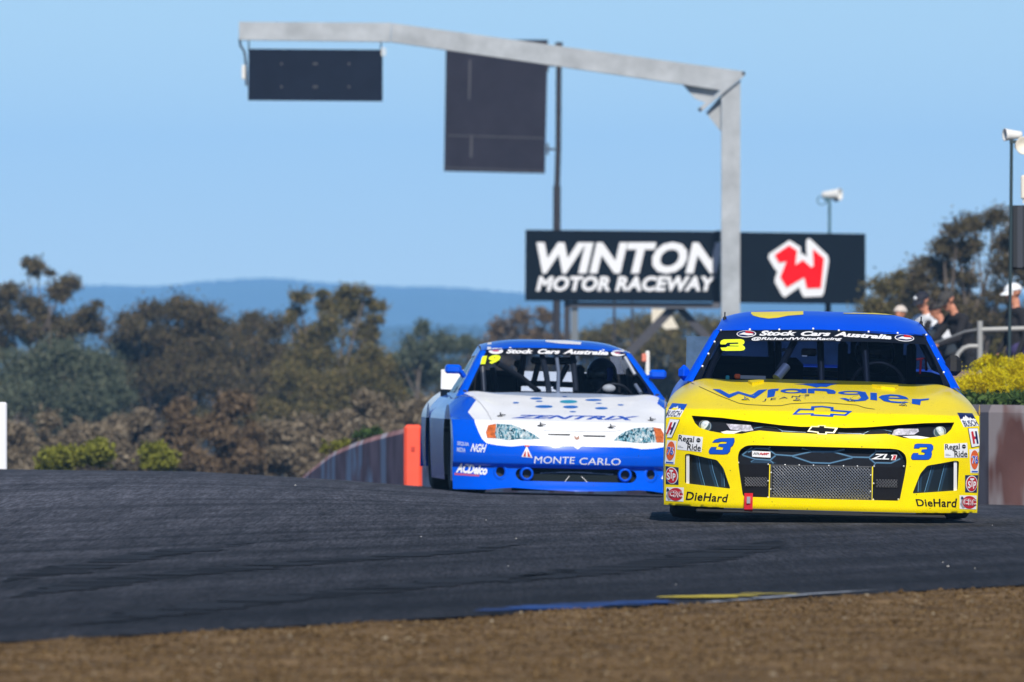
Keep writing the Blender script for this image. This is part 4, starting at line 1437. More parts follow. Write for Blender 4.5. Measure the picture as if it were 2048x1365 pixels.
# bonnet lettering
def pl(name, pts, m, layer=1, holes=(), parent=ycar):
    return ys.poly(name, mp(zH, pts), m, layer, parent, [mp(zH, h) for h in holes], 14, 4)
wr = pl('lettering', [(170, 110), (228, 112), (297, 150), (365, 127), (465, 157), (520, 118), (588, 112), (490, 182), (370, 145), (295, 180)], V_BLUE)
pl('letter', [(590, 117), (620, 110), (676, 107), (668, 123), (650, 124), (640, 166), (585, 176)], V_BLUE, parent=wr)
pl('letter', ellipse(778, 125, 92, 17.5), V_BLUE, holes=[ellipse(772, 127, 50, 8)], parent=wr)
pl('letter', [(845, 108), (886, 108), (886, 142), (845, 142)], V_BLUE, parent=wr)
pl('letter', [(893, 108), (945, 106), (1040, 108), (1090, 118), (1108, 132), (1100, 147), (1045, 146), (1035, 128), (945, 122), (945, 143), (893, 142)], V_BLUE, parent=wr)
pl('letter', ellipse(1225, 139, 102, 15), V_BLUE, holes=[ellipse(1222, 139, 58, 6.5)], parent=wr)
pl('letter', [(1268, 128), (1330, 132), (1357, 180), (1332, 198), (1260, 204), (1185, 198), (1135, 180), (1178, 178), (1215, 190), (1275, 191), (1298, 176)], V_BLUE, parent=wr)
pl('letter', [(1368, 137), (1418, 140), (1420, 197), (1368, 191)], V_BLUE, parent=wr)
pl('letter', [(1430, 172), (1455, 158), (1520, 150), (1590, 155), (1640, 170), (1660, 188), (1500, 184), (1520, 200), (1580, 206), (1640, 206), (1660, 212), (1600, 219), (1530, 214), (1470, 202)], V_BLUE, holes=[[(1500, 174), (1600, 176), (1570, 166), (1520, 164)]], parent=wr)
pl('letter', [(1683, 185), (1748, 187), (1815, 181), (1810, 193), (1752, 200), (1746, 232), (1683, 222)], V_BLUE, parent=wr)
ys.text('lettering', 'JEANS', [zH(548, 207), zH(904, 168), zH(910, 148), zH(556, 186)], V_NAVY, 1, ycar, bold=.0, spacing=1.35, sy=4)
pl('sticker', [(785, 74), (900, 70), (1000, 65), (1130, 70), (1072, 80), (1035, 95), (990, 92), (960, 99), (920, 88), (860, 77)], V_BLUE)
cutl = [[(8, 62), (100, 105), (235, 165), (370, 217), (440, 228), (620, 237), (690, 236), (760, 222), (900, 215), (1050, 215), (1265, 232), (1330, 253), (1400, 263)]]
strokes('panel_gap', zH, cutl, .9, M_BLACK, .002, ycar)
for p in ((415, 190), (805, 195), (1215, 200), (1608, 232)):
    co, no = ys.hit(*zH(*p))
    b = MB(); b.lathe([(0, .001), (.004, .016), (.0, .022)], 14, 'z', co); b.tube([co, co + Vector((0, 0, .022))], .004, 6); b.tube([co + Vector((0, 0, .012)), co + Vector((.02, -.02, .008)), co + Vector((.03, -.03, -.004))], .0025, 5)
    b.tube([co + Vector((.0, 0, .01)), co + Vector((.02, .05, .03)), co + Vector((.05, .10, .035)), co + Vector((.06, .03, .015))], .0012, 4)
    b.build('bonnet_pin', M_CHROME, ycar)
for pts in ([(440, 62), (520, 56), (560, 58), (470, 80)], [(1380, 92), (1580, 96), (1555, 118), (1450, 106)]):
    P_ = mp(zH, pts)
    top = [ys.hit(*p)[0] + Vector((0, 0, .016)) for p in P_]
    bm_ = MB(); bm_.prism(top, (0, .2, -1), .02); bm_.build('cowl_flap', PY, ycar)
# tow strap
st = MB()
q0, q1 = ys.hit(1488, 1019)[0], ys.hit(1505, 1019)[0]
hh = [Vector((0, -.02, -.015)), Vector((0, -.045, .0)), Vector((0, -.050, .05)), Vector((0, -.046, .085)), Vector((0, .0, .100))]
V = [q + h for h in hh for q in (q0, q1)] + [q + h + Vector((0, .006, 0)) for h in hh for q in (q0, q1)]
F = grid_faces(5, 2) + [tuple(10 + i for i in f) for f in grid_faces(5, 2)] + [(i, i + 2, i + 12, i + 10) for i in (0, 2, 4, 6)] + [(i + 1, i + 3, i + 13, i + 11) for i in (0, 2, 4, 6)]
so = st.add(V, F).build('tow_strap', M_STRAP, ycar)
MB().box((q0 + q1) / 2 + Vector((0, -.055, .058)), (.022, .006, .042)).build('buckle', V_GREY, so)

# --- windscreen: banner, lettering, black border, bolts
yt = Y.top
bn = yt.poly('sun_strip', mp(zS, [(-75, 900), (60, 560), (285, 155), (900, 148), (1500, 148), (2060, 155), (2700, 175), (3350, 225), (3380, 360), (2500, 330), (1500, 318), (700, 318), (300, 330), (215, 460), (60, 760), (-20, 905)]) if False else mp(zS, [(272, 165), (900, 150), (1755, 148), (2600, 178), (3300, 226), (3360, 370), (2600, 330), (1755, 318), (640, 318), (180, 330)]), M_DKGLASSFRAME, 1, ycar)
for pts in (mp(zS, [(-72, 880), (270, 168), (330, 168), (250, 350), (90, 700), (20, 882)]),
            [zT(1845, 935), zT(1500, 205), zT(1440, 205), zT(1600, 560), zT(1720, 860), zT(1740, 930)]):
    yt.poly('windscreen_border', pts, M_DKGLASSFRAME, 1, ycar)
for s, cor in (('Stock', [(1518.3, 673.2), (1592, 672.8), (1594, 663), (1521, 662.8)]), ('Cars', [(1601, 673.5), (1660, 673.7), (1662, 664.5), (1603, 664)]), ('Australia', [(1668.5, 673.8), (1783, 680.6), (1784, 671.5), (1671, 664.2)])):
    yt.text('lettering', s, cor, M_WHITE, 2, bn, bold=.045, shear=.22)
yt.text('lettering', '@RichardWhiteRacing', [(1502.5, 683.2), (1683, 683.5), (1684.5, 676), (1504.5, 675.4)], M_WHITE, 2, bn, bold=.03, shear=.2)
for c, r in (((1493, 669.4), -.02), ((1808.5, 677.5), .07)):
    e = yt.poly('sticker', ellipse(c[0], c[1], 19.5, 6.9, 28, r), M_WHITE, 2, bn)
    yt.poly('sticker_face', ellipse(c[0], c[1], 17.6, 5.6, 28, r), V_NAVY, 3, bn)
    yt.poly('emblem', [(c[0] - 15, c[1] + 2.2), (c[0] - 6, c[1] - 1.6), (c[0] + 2, c[1] - 2.2), (c[0] + 14, c[1] + 1.2), (c[0] + 14, c[1] + 3), (c[0] + 4, c[1] + 4.2), (c[0] - 6, c[1] + 2.6)], M_WHITE, 4, bn)
    yt.poly('emblem', [(c[0] - 1, c[1] - 4.6), (c[0] + 10, c[1] - 3.2), (c[0] + 16, c[1] + .6), (c[0] + 6, c[1] + .2), (c[0] - 2, c[1] - .6)], V_RED, 5, bn)
n3 = [(298, 350), (312, 318), (350, 300), (600, 296), (640, 308), (655, 335), (648, 362), (622, 380), (652, 402), (664, 432), (645, 458), (600, 466), (380, 468), (325, 462), (303, 420), (385, 418), (405, 403), (560, 403), (578, 394), (440, 390), (440, 370), (555, 366), (570, 352), (555, 345), (405, 348), (375, 374), (305, 372)]
yt.poly('race_number', mp(zS, n3), V_LIME, 3, ycar)
bt_ = MB()
for p in mp(zS, [(310, 165), (215, 330), (125, 505), (38, 688), (730, 153), (1160, 153), (1655, 141)]) + mp(zT, [(265, 160), (685, 178), (1095, 197), (1500, 222), (1587, 390), (1670, 568), (1745, 750)]):
    co, no = yt.hit(*p); bt_.ball(co + no * .004, .0075, 8, 5)
tag(bt_.build('windscreen_bolt', mat('bright bolt', (.9, .9, .9), rough=.3), ycar), kind='stuff')
yt.poly('roof_sticker', [(1310 + x / 5.851, 610 + y / 5.851) for x, y in [(1125, 88), (1735, 78), (1735, 118), (1560, 130), (1440, 155), (1330, 165), (1220, 150), (1150, 130), (1125, 108)]], V_YEL, 1, ycar, (), 14, 3)
yt.poly('roof_sticker', [(1687, 622.5), (1735, 624.5), (1790, 628.5), (1786, 631), (1740, 629), (1687, 628)], V_YEL, 1, ycar, (), 14, 3)

# --- cabin
def bar(name, pts, r, m, parent, car=Y):
    return MB().tube([car.px_at(*p) for p in pts], r, 8).build(name, m, parent)
def cage(car, root, lines, r=.022, m=M_BAR):
    for l in lines: bar('roll_cage_tube', l, r, m, root, car)
cage(Y, ycar, [[(1600, 662, 2.1), (1585, 690, 1.95), (1558, 742, 1.7)], [(1640, 665, 2.1), (1643, 770, 1.9)], [(1556, 660, 2.6), (1557, 770, 2.6)], [(1728, 672, 2.0), (1735, 780, 1.8)], [(1445, 690, 2.2), (1425, 730, 1.9), (1413, 762, 1.75)],
                 [(1470, 660, 2.5), (1650, 662, 2.5), (1830, 672, 2.5)], [(1480, 745, 2.9), (1640, 748, 2.9), (1820, 755, 2.9)], [(1845, 690, 2.2), (1868, 735, 1.9)], [(1540, 660, 3.3), (1545, 740, 3.3)]])
MB().tube([Y.px_at(1573, 733, 1.68), Y.px_at(1553, 757, 1.62)], .030, 10).build('bar_padding', M_PALEBAR, ycar)
d = MB(); d.box((0, 1.72, .80), (1.5, .25, .08), bevel=.03); d.build('dashboard', M_DARK, ycar)
c_ = Y.px_at(1618, 705, 1.85)
b = MB(); b.box(c_, (.10, .05, .05), bevel=.01); b.lathe([(-.06, .001), (-.06, .016), (0, .018)], 12, 'y', c_ + Vector((.03, 0, 0))); b.build('onboard_camera', V_BLACK, ycar)
MB().box(c_ + Vector((-.028, -.03, -.024)), (.032, .004, .007)).build('camera_label', M_WHITE, ycar)
b = MB(); b.box(Y.px_at(1506, 755, 1.62), (.16, .02, .022)); b.build('switch_panel', V_GREY, ycar)
b = MB(); b.box(Y.px_at(1475, 753, 1.62), (.04, .02, .03), bevel=.008); b.build('harness_plug', V_ORANGE, ycar)
b = MB(); b.box(Y.px_at(1455, 756, 1.62), (.025, .02, .03), bevel=.006); b.build('harness_plug', mat('teal plug', (.02, .3, .35), rough=.5), ycar)
b = MB(); b.box(Y.px_at(1560, 700, 2.7), (.08, .02, .02)); b.build('switch_panel', P_LED, ycar)
for sx, lab in ((.36, 1),):
    s = MB(); s.box((sx, 2.75, .62), (.50, .10, .85), bevel=.05); s.box((sx, 2.72, 1.08), (.34, .12, .22), bevel=.05); s.box((sx - .22, 2.60, .98), (.06, .30, .30), bevel=.03); s.box((sx + .22, 2.60, .98), (.06, .30, .30), bevel=.03)
    s.build('driver_seat', M_SEAT, ycar)
s = MB(); s.box((-.42, 2.75, .70), (.62, .10, .62), bevel=.12); s.build('black_bulkhead', M_SEAT, ycar)
sw = MB()
sw.tube([Vector((.36 + .17 * math.cos(t), 1.95 - .05 * math.sin(t), .82 + .17 * math.sin(t))) for t in np.linspace(0, 2 * math.pi, 28)], .014, 8)
sw.box((.36, 1.96, .82), (.30, .012, .03)); sw.box((.36, 1.96, .76), (.03, .012, .14)); sw.build('steering_wheel', M_BLACK, ycar)
MB().tube([(.36, 1.97, .82), (.36, 1.7, .74)], .02, 8).build('steering_column', M_BLACK, ycar)
st_ = Y.px_at(1842, 726, 2.1)
b = MB(); b.tube([st_ + Vector((-.03, 0, .02)), st_ + Vector((.03, 0, .03)), st_ + Vector((.035, 0, -.05))], .010, 6); b.tube([st_ + Vector((0, 0, .02)), st_ + Vector((-.005, 0, -.07))], .008, 6); b.build('window_net_strap', V_RED, ycar)
M_HELM = mat('dark helmet', (.012, .014, .022), rough=.3, coat=.4)
driver('driver in a dark helmet and dark suit at the wheel of the yellow car', YM @ Vector((.36, 2.52, .42)), M_SUIT, M_HELM, None)
# ------------------------------------------------------------------ the blue and white stock car behind it
B_D = 92.0
BYAW, BROLL = R(5.2), R(1.2)
B_ROOT = Vector(((1153.5 - CX) / FPX * B_D, B_D, EYE.z - (992 - HY) / FPX * B_D))
bcar = empty('stock_car', B_ROOT, (0, BROLL, BYAW))
tag(bcar, 'blue and white stock car with yellow number 19 following the yellow one', 'race car')
BM = Matrix.Translation(B_ROOT) @ Matrix.Rotation(BYAW, 4, 'Z') @ Matrix.Rotation(BROLL, 4, 'Y')
PB2 = paint('deep blue paint', (.0, .088, .68), .26, .6)
PW2 = paint('white paint', (.84, .85, .87), .35, .3)
def zb(x, y): return (830 + x / 3.938, 670 + y / 3.938)
def zl(x, y): return (840 + x / 7.877, 830 + y / 7.877)
def zr(x, y): return (1090 + x / 7.877, 830 + y / 7.877)
bc_ = dict(W=.985, zj=.60, sweep=.36, pow=2.8, bottom=.0, bottom_side=.06,
           nose=[(-.02, .0), (.03, -.035), (.08, -.01), (.16, .03), (.225, .052), (.245, .012), (.32, .0), (.40, .02), (.48, .07), (.55, .145), (.60, .22)],
           deck=[(.22, .60), (.4, .640), (.7, .700), (1.0, .755), (1.25, .800), (1.5, .832), (2.5, .84), (3.4, .84), (4.0, .84), (4.75, .84)],
           hump=.022, dip=.008, flat=.6, shoulder=2.1, flare=.004, tuck=.6, taper=[(0, 1), (1.4, 1), (2.5, .975), (4.75, .90)],
           shield=dict(yb=1.22, bow=.26, yt=1.92, wb=.795, wt=.575, zb=.795, zt=1.172, arch=.022), pillar=.072,
           roof=dict(y1=3.05, z1=1.165, edge=.055, k=4.0, prof=spline([0, .12, .3, .55, .8, 1.0], [1.19, 1.232, 1.262, 1.275, 1.265, 1.235]), yend=3.75, zend=.845, wend=.70),
           sh0=.84, L=4.75, sill=.10, axle_f=.95, axle_r=3.60, arch=.39, wheel_r=.335, wheel_in=.03, m_tail=M_TAIL, tumble=.07)
Bc = Car(bcar, BM, bc_, B_D)
bs = Bc.surf
# where white meets blue
edge_px = [(928, 793), (941, 820), (950, 846), (957, 864), (964, 878), (973, 887), (995, 891), (1023, 893.5), (1048, 891), (1100, 892.5), (1147, 893), (1153, 899)]
eh = [bs.hit(*p)[0] for p in edge_px]
fz = [p for p in eh if p.z < bc_['zj'] - .003]
dk = [p for p in eh if p.z >= bc_['zj'] - .003]
s_join = abs(np.interp(bc_['zj'], [eh[len(dk)].z, dk[-1].z], [eh[len(dk)].x, dk[-1].x]))
half = [(-s_join, bc_['zj'])] + [(p.x, p.z) for p in fz]
half[-1] = (0.0, half[-1][1])
wline = half + [(-x, z) for x, z in reversed(half[:-1])]
wpoly = wline + [(s_join, .7), (-s_join, .7)]
bys = [Bc.yc(.60)] + sorted(p.y - Bc.A * (abs(p.x) / Bc.W) ** Bc.p * 0 for p in dk)
bss = [s_join / Bc.W] + [abs(p.x) / Bc.W for p in sorted(dk, key=lambda p: p.y)]
def wb(y): return float(np.interp(y, [Bc.yc(.60), .55, 1.0, 1.5], [s_join / Bc.W, s_join / Bc.W + .03, .76, .83]))
bot = [(p[0], p[1]) for p in Bc.xz([(903, 978.5), (977, 979.5), (1000, 977), (1028, 976), (1084, 980), (1153, 985)])]
bot = [(-Bc.W, bot[0][1])] + [p for p in bot[1:-1] if p[0] > -Bc.W + .02]
bot = bot + [(0, .035)] + [(-x, z) for x, z in reversed(bot)]
mouth_b = Bc.xz([(1030, 951), (1034, 938), (1060, 936), (1153, 937.5)]) 
m2 = Bc.xz([(1153, 965.5), (1069, 962.5), (1040, 962)])
hl = [mouth_b[0], mouth_b[1], mouth_b[2]]; lo = m2[1:]
mouth_b = hl + [(-x, z) for x, z in reversed(hl)] + [(-x, z) for x, z in reversed(lo)][0:0] + [(-lo[1][0], lo[1][1]), (-lo[0][0], lo[0][1])] + [(lo[0][0], lo[0][1]), (lo[1][0], lo[1][1])]
co_l = bs.hit(1000.6, 944)[0]
holes = [rounded(mouth_b, .03), ellipse(co_l.x, co_l.z, .034, .040, 20), ellipse(-co_l.x, co_l.z, .034, .040, 20)]
Bc.fascia(bot, holes, None, .07, [wline], [PB2, PW2], lambda x, z: 1 if inside((x, z), wpoly) else 0)
y0 = Bc.yc(.60)
Bc.deck('bonnet', 0, 0, y0, 1.55, PW2, 60, 61, lambda y: -wb(y), wb)
Bc.deck('front_fender', 0, 0, y0, 1.55, PB2, 50, 26, lambda y: -1.0, lambda y: -wb(y))
Bc.deck('front_fender', 0, 0, y0, 1.55, PB2, 50, 26, wb, lambda y: 1.0)
for s in (-1, 1): Bc.side(s, PB2)
Bc.windscreen(glass_material('clear windscreen', (.66, .72, .82), .3))
Bc.roof(PB2)
for s in (-1, 1): Bc.cabin_side(s, PB2, M_SIDEWIN)
Bc.rear(PB2, glass_material('clear rear glass', (.8, .84, .9), .3), M_BLACK)
for o in list(bcar.children):
    if o.name.startswith('boot_lid'): o.data.materials[0] = PW2
Bc.underbody()
for s in (-1, 1):
    Bc.wheel(s, .95, .30); Bc.wheel(s, 3.60, .32)
for w in [o for o in bcar.children if o.name.startswith('wheel')]:
    w.location.z = .335 + w.location.x * math.tan(BROLL) * .7
sp = MB(); sp.box((.02, 4.72, .925), (1.50, .02, .17), bevel=.004); sp.build('spoiler', mat('white spoiler', (.74, .74, .76), rough=.4), bcar)
for sg, (xa, xb), (ya, yb_) in ((-1, (890, 922), (730, 747)), (1, (1299, 1332), (740.5, 757.5))):
    a = Bc.px_at(xa, (ya + yb_) / 2, 1.72); c = Bc.px_at(xb, (ya + yb_) / 2, 1.72)
    m_ = MB(); m_.box((a + c) / 2, ((c - a).length, .10, .075), bevel=.018)
    e = a if sg > 0 else c
    m_.tube([e + Vector((0, .02, -.02)), e + Vector((-sg * .03, .05, -.06))], .022, 8)
    m_.build('mirror', PB2, bcar)
# white flashes on the roof edges and pillars
bt2 = Bc.top
for pts in ([(975.5, 686), (983, 685.5), (982, 700), (974.5, 700.5)], [(1234, 692), (1243, 693), (1250, 703), (1241, 704)]):
    bt2.poly('roof_stripe', pts, M_WHITE, 1, bcar)
bt2.poly('roof_sticker', [(1090, 681), (1130, 681.5), (1163, 685), (1161, 690), (1120, 688), (1092, 684.5)], M_WHITE, 1, bcar, (), 14, 3)
V = []
for t in np.linspace(.05, .92, 10):
    z = bc_['shield']['zb'] + (bc_['shield']['zt'] - bc_['shield']['zb']) * t
    yy = Bc.shield_point(-1, t)[1]
    for d in (.10, .15):
        V.append((-Bc.cabin_x(yy, z) - .004, yy + d, z))
mesh_obj('pillar_stripe', V, grid_faces(10, 2), M_WHITE, bcar)

# front openings
def lay_b(name, pts, m, depth, parent=bcar, surf=bs):
    P, F = poly2d(pts)
    return surf.lay(name, P, F, m, 1, parent, 10, 6, None, depth)
gm = lay_b('grille_panel', [(1020, 930), (1290, 930), (1290, 974), (1020, 974)], mat('dark grille gauze', (.008, .013, .015), rough=.8, spec=.1), -.06)
for l in ([(1080, 942), (1150, 941), (1230, 945)], [(1140, 947), (1128, 962)], [(1164, 948), (1180, 963)]):
    P, F = poly2d(stroke(l, 1.3)); bs.lay('grille_wire', P, F, V_GREY, 1, gm, 10, 6, None, -.055)
for c, R_ in (((1053.5, 948), .057), ((1250, 950.8), .057)):
    co, no = bs.hit(*c)
    t = MB(); t.lathe([(.05, .038), (-.010, .036), (-.018, .042), (-.012, .052), (.0, R_), (.06, R_)], 28, 'y', co)
    d = t.build('duct_tube', PB2, bcar)
    MB().lathe([(.045, .001), (.045, .04)], 20, 'y', co).build('duct_mouth', M_BLACK, d)
for sg in (-1, 1):
    x = sg * abs(co_l.x)
    c_ = Vector((x, Bc.F(x, co_l.z), co_l.z))
    t = MB()
    sl_ = Bc.A * Bc.p * (abs(x) / Bc.W) ** (Bc.p - 1) / Bc.W * sg
    for r0, r1, d0, d1 in ((.034, .044, -.001, -.012), (.044, .058, -.012, -.003)):
        V = []
        for r, d in ((r0, d0), (r1, d1)):
            for k in range(28):
                a = 2 * math.pi * k / 28
                xx, zz = x + r * math.cos(a), co_l.z + r * 1.15 * math.sin(a)
                V.append((xx, Bc.F(xx, zz) + d, zz))
        t.add(V, [(k, (k + 1) % 28, 28 + (k + 1) % 28, 28 + k) for k in range(28)], True)
    d = t.build('duct_ring', PB2, bcar)
    MB().lathe([(.06, .001), (.06, .06)], 16, 'y', c_).build('duct_mouth', mat('dark olive duct', (.02, .022, .015), rough=.6), d)
# printed headlamps
def lamp_material():
    m = mat('printed lamp', (.1, .3, .4), rough=.25, coat=.4)
    nt = m.node_tree; b = nt.nodes['Principled BSDF']
    tc = [n for n in nt.nodes if n.type == 'TEX_COORD'][0]
    mp_ = nt.nodes.new('ShaderNodeMapping'); mp_.inputs['Scale'].default_value = (1.5, .3, .8)
    nt.links.new(tc.outputs['Object'], mp_.inputs['Vector'])
    v = nt.nodes.new('ShaderNodeTexNoise'); v.inputs['Scale'].default_value = 34; v.inputs['Detail'].default_value = 5; v.inputs['Distortion'].default_value = 1.2
    nt.links.new(mp_.outputs[0], v.inputs['Vector'])
    cr = nt.nodes.new('ShaderNodeValToRGB')
    el = cr.color_ramp.elements
    st = [(0, (.01, .02, .03)), (.40, (.01, .02, .03)), (.45, (.02, .15, .22)), (.50, (.08, .32, .42)), (.54, (.70, .78, .8)), (.58, (.03, .06, .09)), (.63, (.75, .80, .8)), (1, (.9, .9, .9))]
    while len(el) < len(st): el.new(.5)
    for e, (p, c) in zip(el, st): e.position = p; e.color = (*c, 1)
    nt.links.new(v.outputs['Fac'], cr.inputs[0]); nt.links.new(cr.outputs[0], b.inputs['Base Color'])
    return m
M_PLAMP = lamp_material()
M_AMBER = mat('amber lamp end', (.55, .13, .03), rough=.25, coat=.4, noise=.5, nscale=30)
h = lay_b('headlight', mp(zb, [(562, 770), (580, 718), (640, 702), (760, 710), (860, 745), (940, 788), (985, 820), (900, 826), (820, 822), (740, 832), (640, 816), (572, 812)]), M_PLAMP, .003)
lay_b('lamp_end', mp(zb, [(560, 772), (578, 716), (636, 704), (640, 720), (632, 780), (640, 816), (572, 814)]), M_AMBER, .006, h)
h = lay_b('headlight', mp(zb, [(1565, 835), (1590, 805), (1650, 765), (1730, 738), (1800, 732), (1885, 732), (1935, 745), (1955, 790), (1955, 850), (1900, 848), (1800, 855), (1720, 850), (1640, 840)]), M_PLAMP, .003)
lay_b('lamp_end', mp(zb, [(1875, 733), (1935, 742), (1960, 790), (1955, 850), (1900, 850), (1890, 800)]), M_AMBER, .006, h)
for pts in ([(1094, 868.5), (1141, 869), (1139, 872), (1098, 871)], [(1165, 871), (1212, 872), (1210, 875), (1168, 874.2)]):
    lay_b('nose_slit', pts, M_BLACK, .003)
lay_b('nose_emblem', [(1148, 871), (1153, 876), (1158, 872), (1159, 878), (1154, 881), (1149, 878)], mat('bronze emblem', (.35, .18, .13), rough=.5), .003)
strokes('panel_gap', zb, [[(360, 480), (460, 490), (520, 545), (570, 610), (610, 690)], [(1010, 757), (1280, 762), (1560, 765), (1640, 750)]], .8, V_GREY, .003, bcar, bs)
for p in ((672, 640), (988, 715), (1540, 730), (1855, 675)):
    co, no = bs.hit(*zb(*p))
    b = MB(); b.lathe([(0, .001), (.006, .02), (.0, .028)], 14, 'z', co); b.tube([co, co + Vector((0, 0, .03))], .006, 6); b.tube([co + Vector((0, 0, .014)), co + Vector((.04, -.03, .010))], .004, 5)
    b.build('bonnet_pin', M_BAR, bcar)
V_CYAN = mat('cyan vinyl', (.02, .32, .50), rough=.4)
V_MID = mat('mid blue vinyl', (.01, .15, .55), rough=.4)
for cx, cy, rx, ry in [(795, 537, 25, 6), (955, 503, 48, 8), (978, 525, 28, 5), (1015, 567, 70, 11), (1180, 489, 20, 4), (1210, 528, 70, 13), (1225, 570, 60, 11), (1243, 607, 25, 5), (1405, 515, 65, 8), (1448, 541, 25, 4), (1468, 580, 50, 9), (1620, 554, 25, 5)]:
    c = zb(cx, cy)
    bs.poly('bonnet_dot', ellipse(c[0], c[1], rx / 3.938, ry / 3.938, 20), V_CYAN if cx == 1210 else V_MID, 1, bcar, (), 8, 2)
bs.text('lettering', 'ZENTRIX', [(1021.7, 837), (1274, 841.5), (1279, 833.5), (1027, 830.5)], V_BLUE, 1, bcar, bold=.03, shear=.3, sx=8, sy=3)
# lettering on the nose
bs.text('lettering', 'MONTE', [(1068, 927), (1148.5, 928), (1150, 914.5), (1070, 913)], M_WHITE, 1, bcar, bold=.0)
bs.text('lettering', 'CARLO', [(1158, 929.5), (1240.5, 931), (1242, 917.5), (1160, 916)], M_WHITE, 1, bcar, bold=.0)
bs.text('lettering', 'ACDelco', [(912, 945.5), (973.5, 951), (976.5, 932.5), (915.5, 926)], M_WHITE, 1, bcar, bold=.05, shear=.15)
bs.poly('sticker', mp(zl, [(545, 915), (940, 945), (935, 972), (545, 950)]), mat('pink vinyl', (.42, .09, .22), rough=.4), 1, bcar)
bs.text('lettering', 'SEQUIA', [(914.5, 892), (938, 894), (938.5, 886), (915, 883)], mat('pale blue vinyl', (.42, .5, .75), rough=.4), 1, bcar, bold=.03)
bs.text('lettering', 'MEDIA', [(914, 903.5), (931, 905.5), (931.5, 897), (914.5, 895)], mat('pale blue vinyl', (.42, .5, .75), rough=.4), 1, bcar, bold=.03)
bs.text('lettering', 'NGH', [(941, 903.5), (971, 906), (974, 889.5), (943.5, 887.5)], M_WHITE, 1, bcar, bold=.03, shear=.25)
e = bs.poly('sticker', [(1043, 914), (1053.5, 893), (1065, 916)], M_WHITE, 1, bcar)
bs.poly('emblem', [(1046.5, 912.8), (1051.5, 901), (1052.2, 913.2)], V_RED, 2, e); bs.poly('emblem', [(1055.5, 913.6), (1055, 901), (1061.5, 914.2)], V_RED, 2, e)
bs.poly('emblem', [(1049, 891), (1060, 891.5), (1058, 894.5), (1050, 894)], V_RED, 2, e)
lay_b('sticker', [(1322, 958), (1330, 944), (1334, 950), (1333, 962)], M_WHITE, .003)
# windscreen strip and number
bn = bt2.poly('sun_strip', mp(zb, [(560, 118), (800, 104), (1100, 106), (1400, 118), (1640, 140), (1680, 172), (1400, 172), (1100, 158), (800, 155), (520, 165)]), M_DKGLASSFRAME, 1, bcar)
for s, cor in (('Stock', [(1012, 708.3), (1066, 708.6), (1068, 699.5), (1014, 699)]), ('Cars', [(1074.5, 709), (1119, 709.3), (1121, 700), (1076.5, 699.3)]), ('Australia', [(1126, 709), (1216.5, 711.5), (1218, 702.5), (1130, 699.5)])):
    bt2.text('lettering', s, cor, M_WHITE, 2, bn, bold=.05, shear=.2)
for c in ((992, 703.8), (1236, 708)):
    bt2.poly('sticker', ellipse(c[0], c[1], 14.5, 6), M_WHITE, 3, bn); bt2.poly('emblem', ellipse(c[0], c[1] - .3, 7, 1.8), mat('faded red vinyl', (.55, .12, .18), rough=.4), 4, bn)
bt2.text('race_number', '19', [(961, 731), (1000, 728.5), (1002, 711), (961, 714)], V_LIME, 3, bcar, bold=.07, shear=.1)
for pts in ([(916, 781), (965, 712), (978, 700), (986, 708), (960, 740), (938, 782)], [(1308, 789), (1262, 716), (1249, 704), (1240, 712), (1290, 770), (1298, 789)]):
    bt2.poly('windscreen_border', pts, M_DKGLASSFRAME, 1, bcar)

# cabin
cage(Bc, bcar, [[(995, 727, 1.9), (1045, 757, 2.1), (1078, 784, 2.2)], [(1048, 710, 2.0), (1040, 770, 2.3)], [(1084, 712, 2.0), (1092, 745, 1.7), (1098, 785, 1.45)], [(1080, 715, 2.5), (1064, 778, 2.5)],
                 [(1146, 714, 2.0), (1152, 785, 1.7)], [(1135, 730, 2.4), (1110, 780, 2.4)], [(965, 735, 1.8), (968, 785, 1.7)], [(985, 735, 2.6), (992, 786, 2.6)], [(940, 765, 2.9), (1100, 768, 2.9), (1300, 778, 2.9)]], .024)
cage(Bc, bcar, [[(1113, 712, 1.9), (1117, 745, 1.75), (1116, 785, 1.5)]], .016, M_PALEBAR)
cage(Bc, bcar, [[(1250, 715, 1.85), (1270, 750, 1.75)], [(1271, 770, 1.7), (1282, 787, 1.6)]], .016, M_PALEBAR)
b = MB(); b.box(Bc.px_at(1097, 722, 2.0), (.30, .05, .06), bevel=.02); b.box(Bc.px_at(1137, 722, 2.0), (.14, .05, .06), bevel=.02); b.build('rear_view_mirror', V_BLACK, bcar)
b = MB(); b.box(Bc.px_at(1036, 728, 2.2), (.07, .05, .06), bevel=.02); b.tube([Bc.px_at(1036, 735, 2.2), Bc.px_at(1037, 752, 2.2)], .012, 6); b.build('onboard_camera', V_BLACK, bcar)
d = MB(); d.box((0, 1.62, .77), (1.5, .25, .08), bevel=.03); d.build('dashboard', M_DARK, bcar)
s = MB(); c_ = Bc.px_at(1208, 770, 2.75); s.box((c_.x, 2.78, .60), (.52, .10, .80), bevel=.06); s.box((c_.x - .22, 2.66, .92), (.07, .28, .30), bevel=.03); s.box((c_.x + .22, 2.66, .92), (.07, .28, .30), bevel=.03); s.build('driver_seat', M_SEAT, bcar)
s = MB(); c2 = Bc.px_at(990, 770, 2.75); s.box((c2.x, 2.75, .70), (.44, .10, .62), bevel=.14); s.build('passenger_seat', M_SEAT, bcar)
sw = MB()
sw.tube([Vector((c_.x + .165 * math.cos(t), 1.90 - .05 * math.sin(t), .75 + .165 * math.sin(t))) for t in np.linspace(0, 2 * math.pi, 28)], .014, 8)
sw.box((c_.x, 1.91, .75), (.30, .012, .03)); sw.build('steering_wheel', M_BLACK, bcar)
w_ = Bc.px_at(1218, 777, 1.62)
